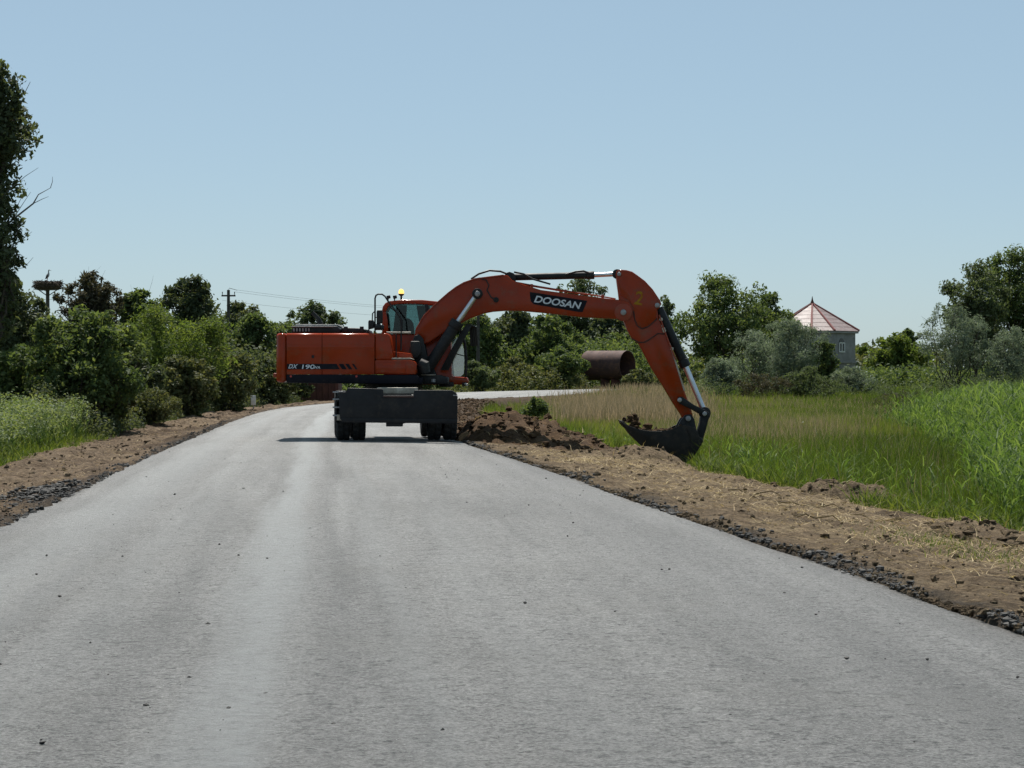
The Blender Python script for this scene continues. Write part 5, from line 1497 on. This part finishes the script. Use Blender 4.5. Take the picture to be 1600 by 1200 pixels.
# ------------------------------------------------------------------ utility poles and wires
def upole(px, Y, ytop, label, rad=0.11, arm_=True):
    x, _, zt_ = PX(px, ytop, Y)
    z0 = gz(x, Y)
    t = thing('utility_pole', (x, Y, z0), label, 'utility pole', 'utility poles of the overhead line')
    MB().tube([(x, Y, z0 - .3), (x, Y, (z0 + zt_) / 2), (x, Y, zt_)], [rad * 1.2, rad * 1.05, rad * .85], 10).build('shaft', M['pole'], t, smooth=True)
    if arm_:
        w = 0.45
        MB().box(x - w, x + w, Y - .05, Y + .05, zt_ - .42, zt_ - .32).build('cross_arm', M['pole'], t, .01)
        for dx in (-w + .06, w - .06):
            MB().tube([(x + dx, Y, zt_ - .32), (x + dx, Y, zt_ - .12)], [.02, .035], 8).build('insulator', M['grey_metal'], t)
        MB().tube([(x, Y, zt_), (x + .05, Y, zt_ + .12), (x + w + .1, Y, zt_ - .02)], .015, 6).build('bracket', M['pole'], t)
    return x, Y, zt_


pa = upole(357, 146, 453, 'dark wooden utility pole rising between the trees at left')
pb = upole(747, 196, 486, 'thin utility pole behind the boom right of the cab', 0.14)
for dx, dz, lab in ((-.39, -.12, 'lower overhead wire running from the left utility pole'), (.39, -.12, 'upper right overhead wire running from the left utility pole'), (.55, 0.0, 'topmost overhead wire from the left utility pole bracket')):
    pts = []
    for k in range(17):
        t_ = k / 16
        pts.append((pa[0] + dx + (pb[0] - pa[0]) * t_, pa[1] + (pb[1] - pa[1]) * t_, pa[2] + dz - (.55 if dx < 0 else 0) + (pb[2] - pa[2]) * t_ - 0.9 * 4 * t_ * (1 - t_) * .3))
    tag(MB().tube(pts, 0.007, 5).build('overhead_wire', M['wire']), lab, 'wire', 'overhead wires')

# ------------------------------------------------------------------ stork nest
YS = 165
x, _, z = PX(74.5, 452, YS)
z0 = gz(x, YS)
t = thing('nest_pole', (x, YS, z0), 'dark pole with platform carrying the stork nest', 'pole')
MB().tube([(x, YS, z0 - .3), (x, YS, z - .05)], [.16, .13], 10).build('shaft', M['pole'], t, smooth=True)
for a in range(4):
    dx, dy = math.cos(a * math.pi / 2 + .4), math.sin(a * math.pi / 2 + .4)
    MB().tube([(x, YS, z - .5), (x + dx * .7, YS + dy * .7, z - .02)], .035, 6).build('brace', M['pole'], t)
MB().tube([(x, YS, z - .05), (x, YS, z)], .8, 16).build('platform', M['pole'], t)
nst = thing('stork_nest', (x, YS, z), 'wide flat stork nest of dark sticks on top of a pole', 'nest')
rn = np.random.default_rng(3)
mb = MB()
for k in range(520):
    a = rn.random() * 6.28; r = .35 + .62 * rn.random() ** .7
    c = np.array([x + r * math.cos(a), YS + r * math.sin(a), z + .03 + .55 * rn.random() * (1 - .25 * abs(r - .75))])
    ta = a + math.pi / 2 + rn.normal(0, .6)
    d = np.array([math.cos(ta), math.sin(ta), rn.normal(0, .25)]) * (.18 + .2 * rn.random())
    mb.tube([tuple(c - d), tuple(c + d)], .018 + .012 * rn.random(), 3)
o = mb.build('sticks', M['stick'], nst); o['kind'] = 'stuff'
MB().lathe([(0, .0), (.0, .75), (.18, .92), (.42, .9), (.5, .7), (.46, 0)], (x, YS, z), (0, 0, 1), 20).build('nest_bowl', M['stick'], nst)
zb = z + .48
st_ = thing('stork', (x, YS, zb), 'stork standing upright on the stick nest', 'bird')
sp = [(-.12, .28, .02), (-.08, .36, .07), (-.02, .47, .115), (.04, .58, .10), (.07, .68, .055), (.06, .78, .04), (.07, .87, .042), (.10, .915, .048), (.14, .91, .035), (.19, .89, .015), (.28, .86, .006)]
MB().tube([(x + a, YS, zb + b2) for a, b2, c2 in sp], [c2 for a, b2, c2 in sp], 10).build('body', M['bird_white'], st_, smooth=True)
for s in (-1, 1):
    MB().tube([(x - .16, YS + s * .08, zb + .27), (x - .06, YS + s * .11, zb + .4), (x + .02, YS + s * .1, zb + .55)], [.015, .06, .03], 8).build('wing', M['bird_black'], st_, smooth=True)
    MB().tube([(x - .02, YS + s * .05, zb), (x - .03, YS + s * .05, zb + .2), (x - .01, YS + s * .05, zb + .42)], [.012, .014, .025], 6).build('leg', M['bird_red'], st_, smooth=True)

# ------------------------------------------------------------------ tower-like house
YH = 240.0
pm = YH / F
hs = thing('house', (PX(1278.5, 0, YH)[0], YH + 4, FIELD), 'grey two storey tower house with a faded red pyramid roof and finial', 'house')
def octo(scale):
    pts = []; p = np.array([-12.0, 0.0]); ang = math.radians(5)
    for k in range(8):
        pts.append(p.copy())
        L_ = 36 if k % 2 == 0 else 72
        p = p + L_ * np.array([math.cos(ang), math.sin(ang)]); ang += math.radians(45)
    pts = np.array(pts); c_ = pts.mean(0)
    pts = (pts - c_) * scale
    return [(PX(1278.5, 0, YH)[0] + q[0] * pm, YH + 4 + q[1] * pm) for q in pts]


wallp = octo(0.93)
eave = octo(1.02)
ze = CAMH + (580 - 517) * pm; za = CAMH + (580 - 472) * pm
zstr = CAMH + (580 - 566) * pm
def ring_prism(pts, z0, z1): 
    n = len(pts); mb = MB()
    mb.add([(a, b2, z0) for a, b2 in pts] + [(a, b2, z1) for a, b2 in pts], [tuple(range(n))[::-1], tuple(range(n, 2 * n))] + [(i, (i + 1) % n, (i + 1) % n + n, i + n) for i in range(n)])
    return mb


wall_o = ring_prism(wallp, FIELD - .3, ze - .05).build('wall', M['house_wall'], hs)
ring_prism(octo(0.96), zstr - .12, zstr + .12).build('string_course', M['house_wall'], hs, .02)
ring_prism(octo(1.0), ze - .22, ze - .03).build('eave_board', M['grey_metal'], hs, .01)
cxh, cyh = PX(1278.5, 0, YH)[0] - .1, YH + 4
apex = np.array([cxh, cyh, za])
for k in range(8):
    a = np.array([*eave[k], ze]); b2 = np.array([*eave[(k + 1) % 8], ze])
    mb = MB()
    rows = 7
    # courses of sheet, each one lapping over the one below
    nrm = np.cross(b2 - a, apex - a); nrm = nrm / np.linalg.norm(nrm)
    if nrm[2] < 0: nrm = -nrm
    for r_ in range(rows):
        t0 = r_ / rows; t1 = (r_ + 1) / rows * .995 if r_ < rows - 1 else .97
        flare = 0.0
        p = [a + (apex - a) * t0 + nrm * .035, b2 + (apex - b2) * t0 + nrm * .035, b2 + (apex - b2) * t1 + nrm * .015, a + (apex - a) * t1 + nrm * .015]
        lo = [q_ - nrm * .05 for q_ in p]
        mb.add([tuple(q_) for q_ in p + lo], [(0, 1, 2, 3), (7, 6, 5, 4), (0, 4, 5, 1), (1, 5, 6, 2), (2, 6, 7, 3), (3, 7, 4, 0)])
    mb.build('roof_panel', M['roof'], hs)
    MB().tube([tuple(a + nrm * .05 * 0 + np.array([0, 0, .05])), tuple(a + (apex - a) * .97 + np.array([0, 0, .06]))], [.14, .09], 6).build('ridge_cap', M['roof_red'], hs)
MB().tube([tuple(apex - np.array([0, 0, .35])), tuple(apex), tuple(apex + np.array([0, 0, .35])), tuple(apex + np.array([0, 0, .75]))], [.42, .22, .09, .02], 8).build('finial', M['rust_dark'], hs, smooth=True)
# arched windows on the two front faces
def arch_window(face, s, z0, w, h):
    a = np.array(wallp[face]); b2 = np.array(wallp[(face + 1) % 8])
    e = (b2 - a) / np.linalg.norm(b2 - a); nrm = np.array([e[1], -e[0]])
    c_ = a + (b2 - a) * s
    def W3(u, d, z): return (c_[0] + e[0] * u + nrm[0] * d, c_[1] + e[1] * u + nrm[1] * d, z)
    def shape(w, h, d0, d1):
        pts = [(-w / 2, 0), (w / 2, 0)] + [(w / 2 * math.cos(q_), h + w / 2 * math.sin(q_)) for q_ in np.linspace(0, math.pi, 9)]
        n = len(pts); mb = MB()
        mb.add([W3(u, d0, z0 + v) for u, v in pts] + [W3(u, d1, z0 + v) for u, v in pts], [tuple(range(n)), tuple(range(2 * n - 1, n - 1, -1))] + [(i, i + n, (i + 1) % n + n, (i + 1) % n) for i in range(n)])
        return mb
    f = shape(w, h, -.05, .05).build('window', M['house_glass'], hs)
    mb = MB()
    for u0, u1, v0, v1 in ((-w / 2 - .06, -w / 2 + .04, 0, h), (w / 2 - .04, w / 2 + .06, 0, h), (-.05, .05, 0, h), (-w / 2, w / 2, h - .05, h + .05), (-w / 2 - .08, w / 2 + .08, -.1, .02)):
        mb.add([W3(u, d, z0 + v) for d in (.055, .10) for u, v in ((u0, v0), (u1, v0), (u1, v1), (u0, v1))], [(0, 1, 2, 3), (7, 6, 5, 4), (0, 4, 5, 1), (1, 5, 6, 2), (2, 6, 7, 3), (3, 7, 4, 0)])
    mb.build('window_frame', M['white'], f)
    for s_ in (-1, 1):
        u0, u1 = (-.0 + .05, w / 2 - .04) if s_ > 0 else (-w / 2 + .04, -.05)
        mb = MB(); v0, v1 = .03, h - .06
        mb.add([W3(u, d, z0 + v) for d in (.052, .062) for u, v in ((u0, v0), (u1, v0), (u1, v1), (u0, v1))], [(0, 1, 2, 3), (7, 6, 5, 4), (0, 4, 5, 1), (1, 5, 6, 2), (2, 6, 7, 3), (3, 7, 4, 0)])
        mb.build('pane', M['house_glass'], f)


zu = CAMH + (580 - 549) * pm
for face, s in ((1, .38), (7, .5), (0, .5)):
    arch_window(face, s, zu, 1.0 if face == 1 else .9, .9)
    arch_window(face, s, zu - 3.2, 1.0, .9)

# pale scrap lying in the field
x, y, z = PX(1254, 662, 86)
rs_ = np.random.default_rng(4)
g1 = np.linspace(-.3, .3, 9); g2 = np.linspace(-.25, .25, 7)
A, B = np.meshgrid(g1, g2)
Zs = -.25 + .22 * fbm(A * 5, B * 5, 5)
np_o = np_mesh('white_scrap', np.stack([x + A, y + B, z + Zs + .2], -1), grid_quads(7, 9), mat=M['white'])
sm = np_o.modifiers.new('thick', 'SOLIDIFY'); sm.thickness = 0.01
tag(np_o, 'crumpled white scrap lying in the field grass', 'litter')
print('tris', sum(len(o.data.loops) - 2 * len(o.data.polygons) for o in scene.objects if o.type == 'MESH'))
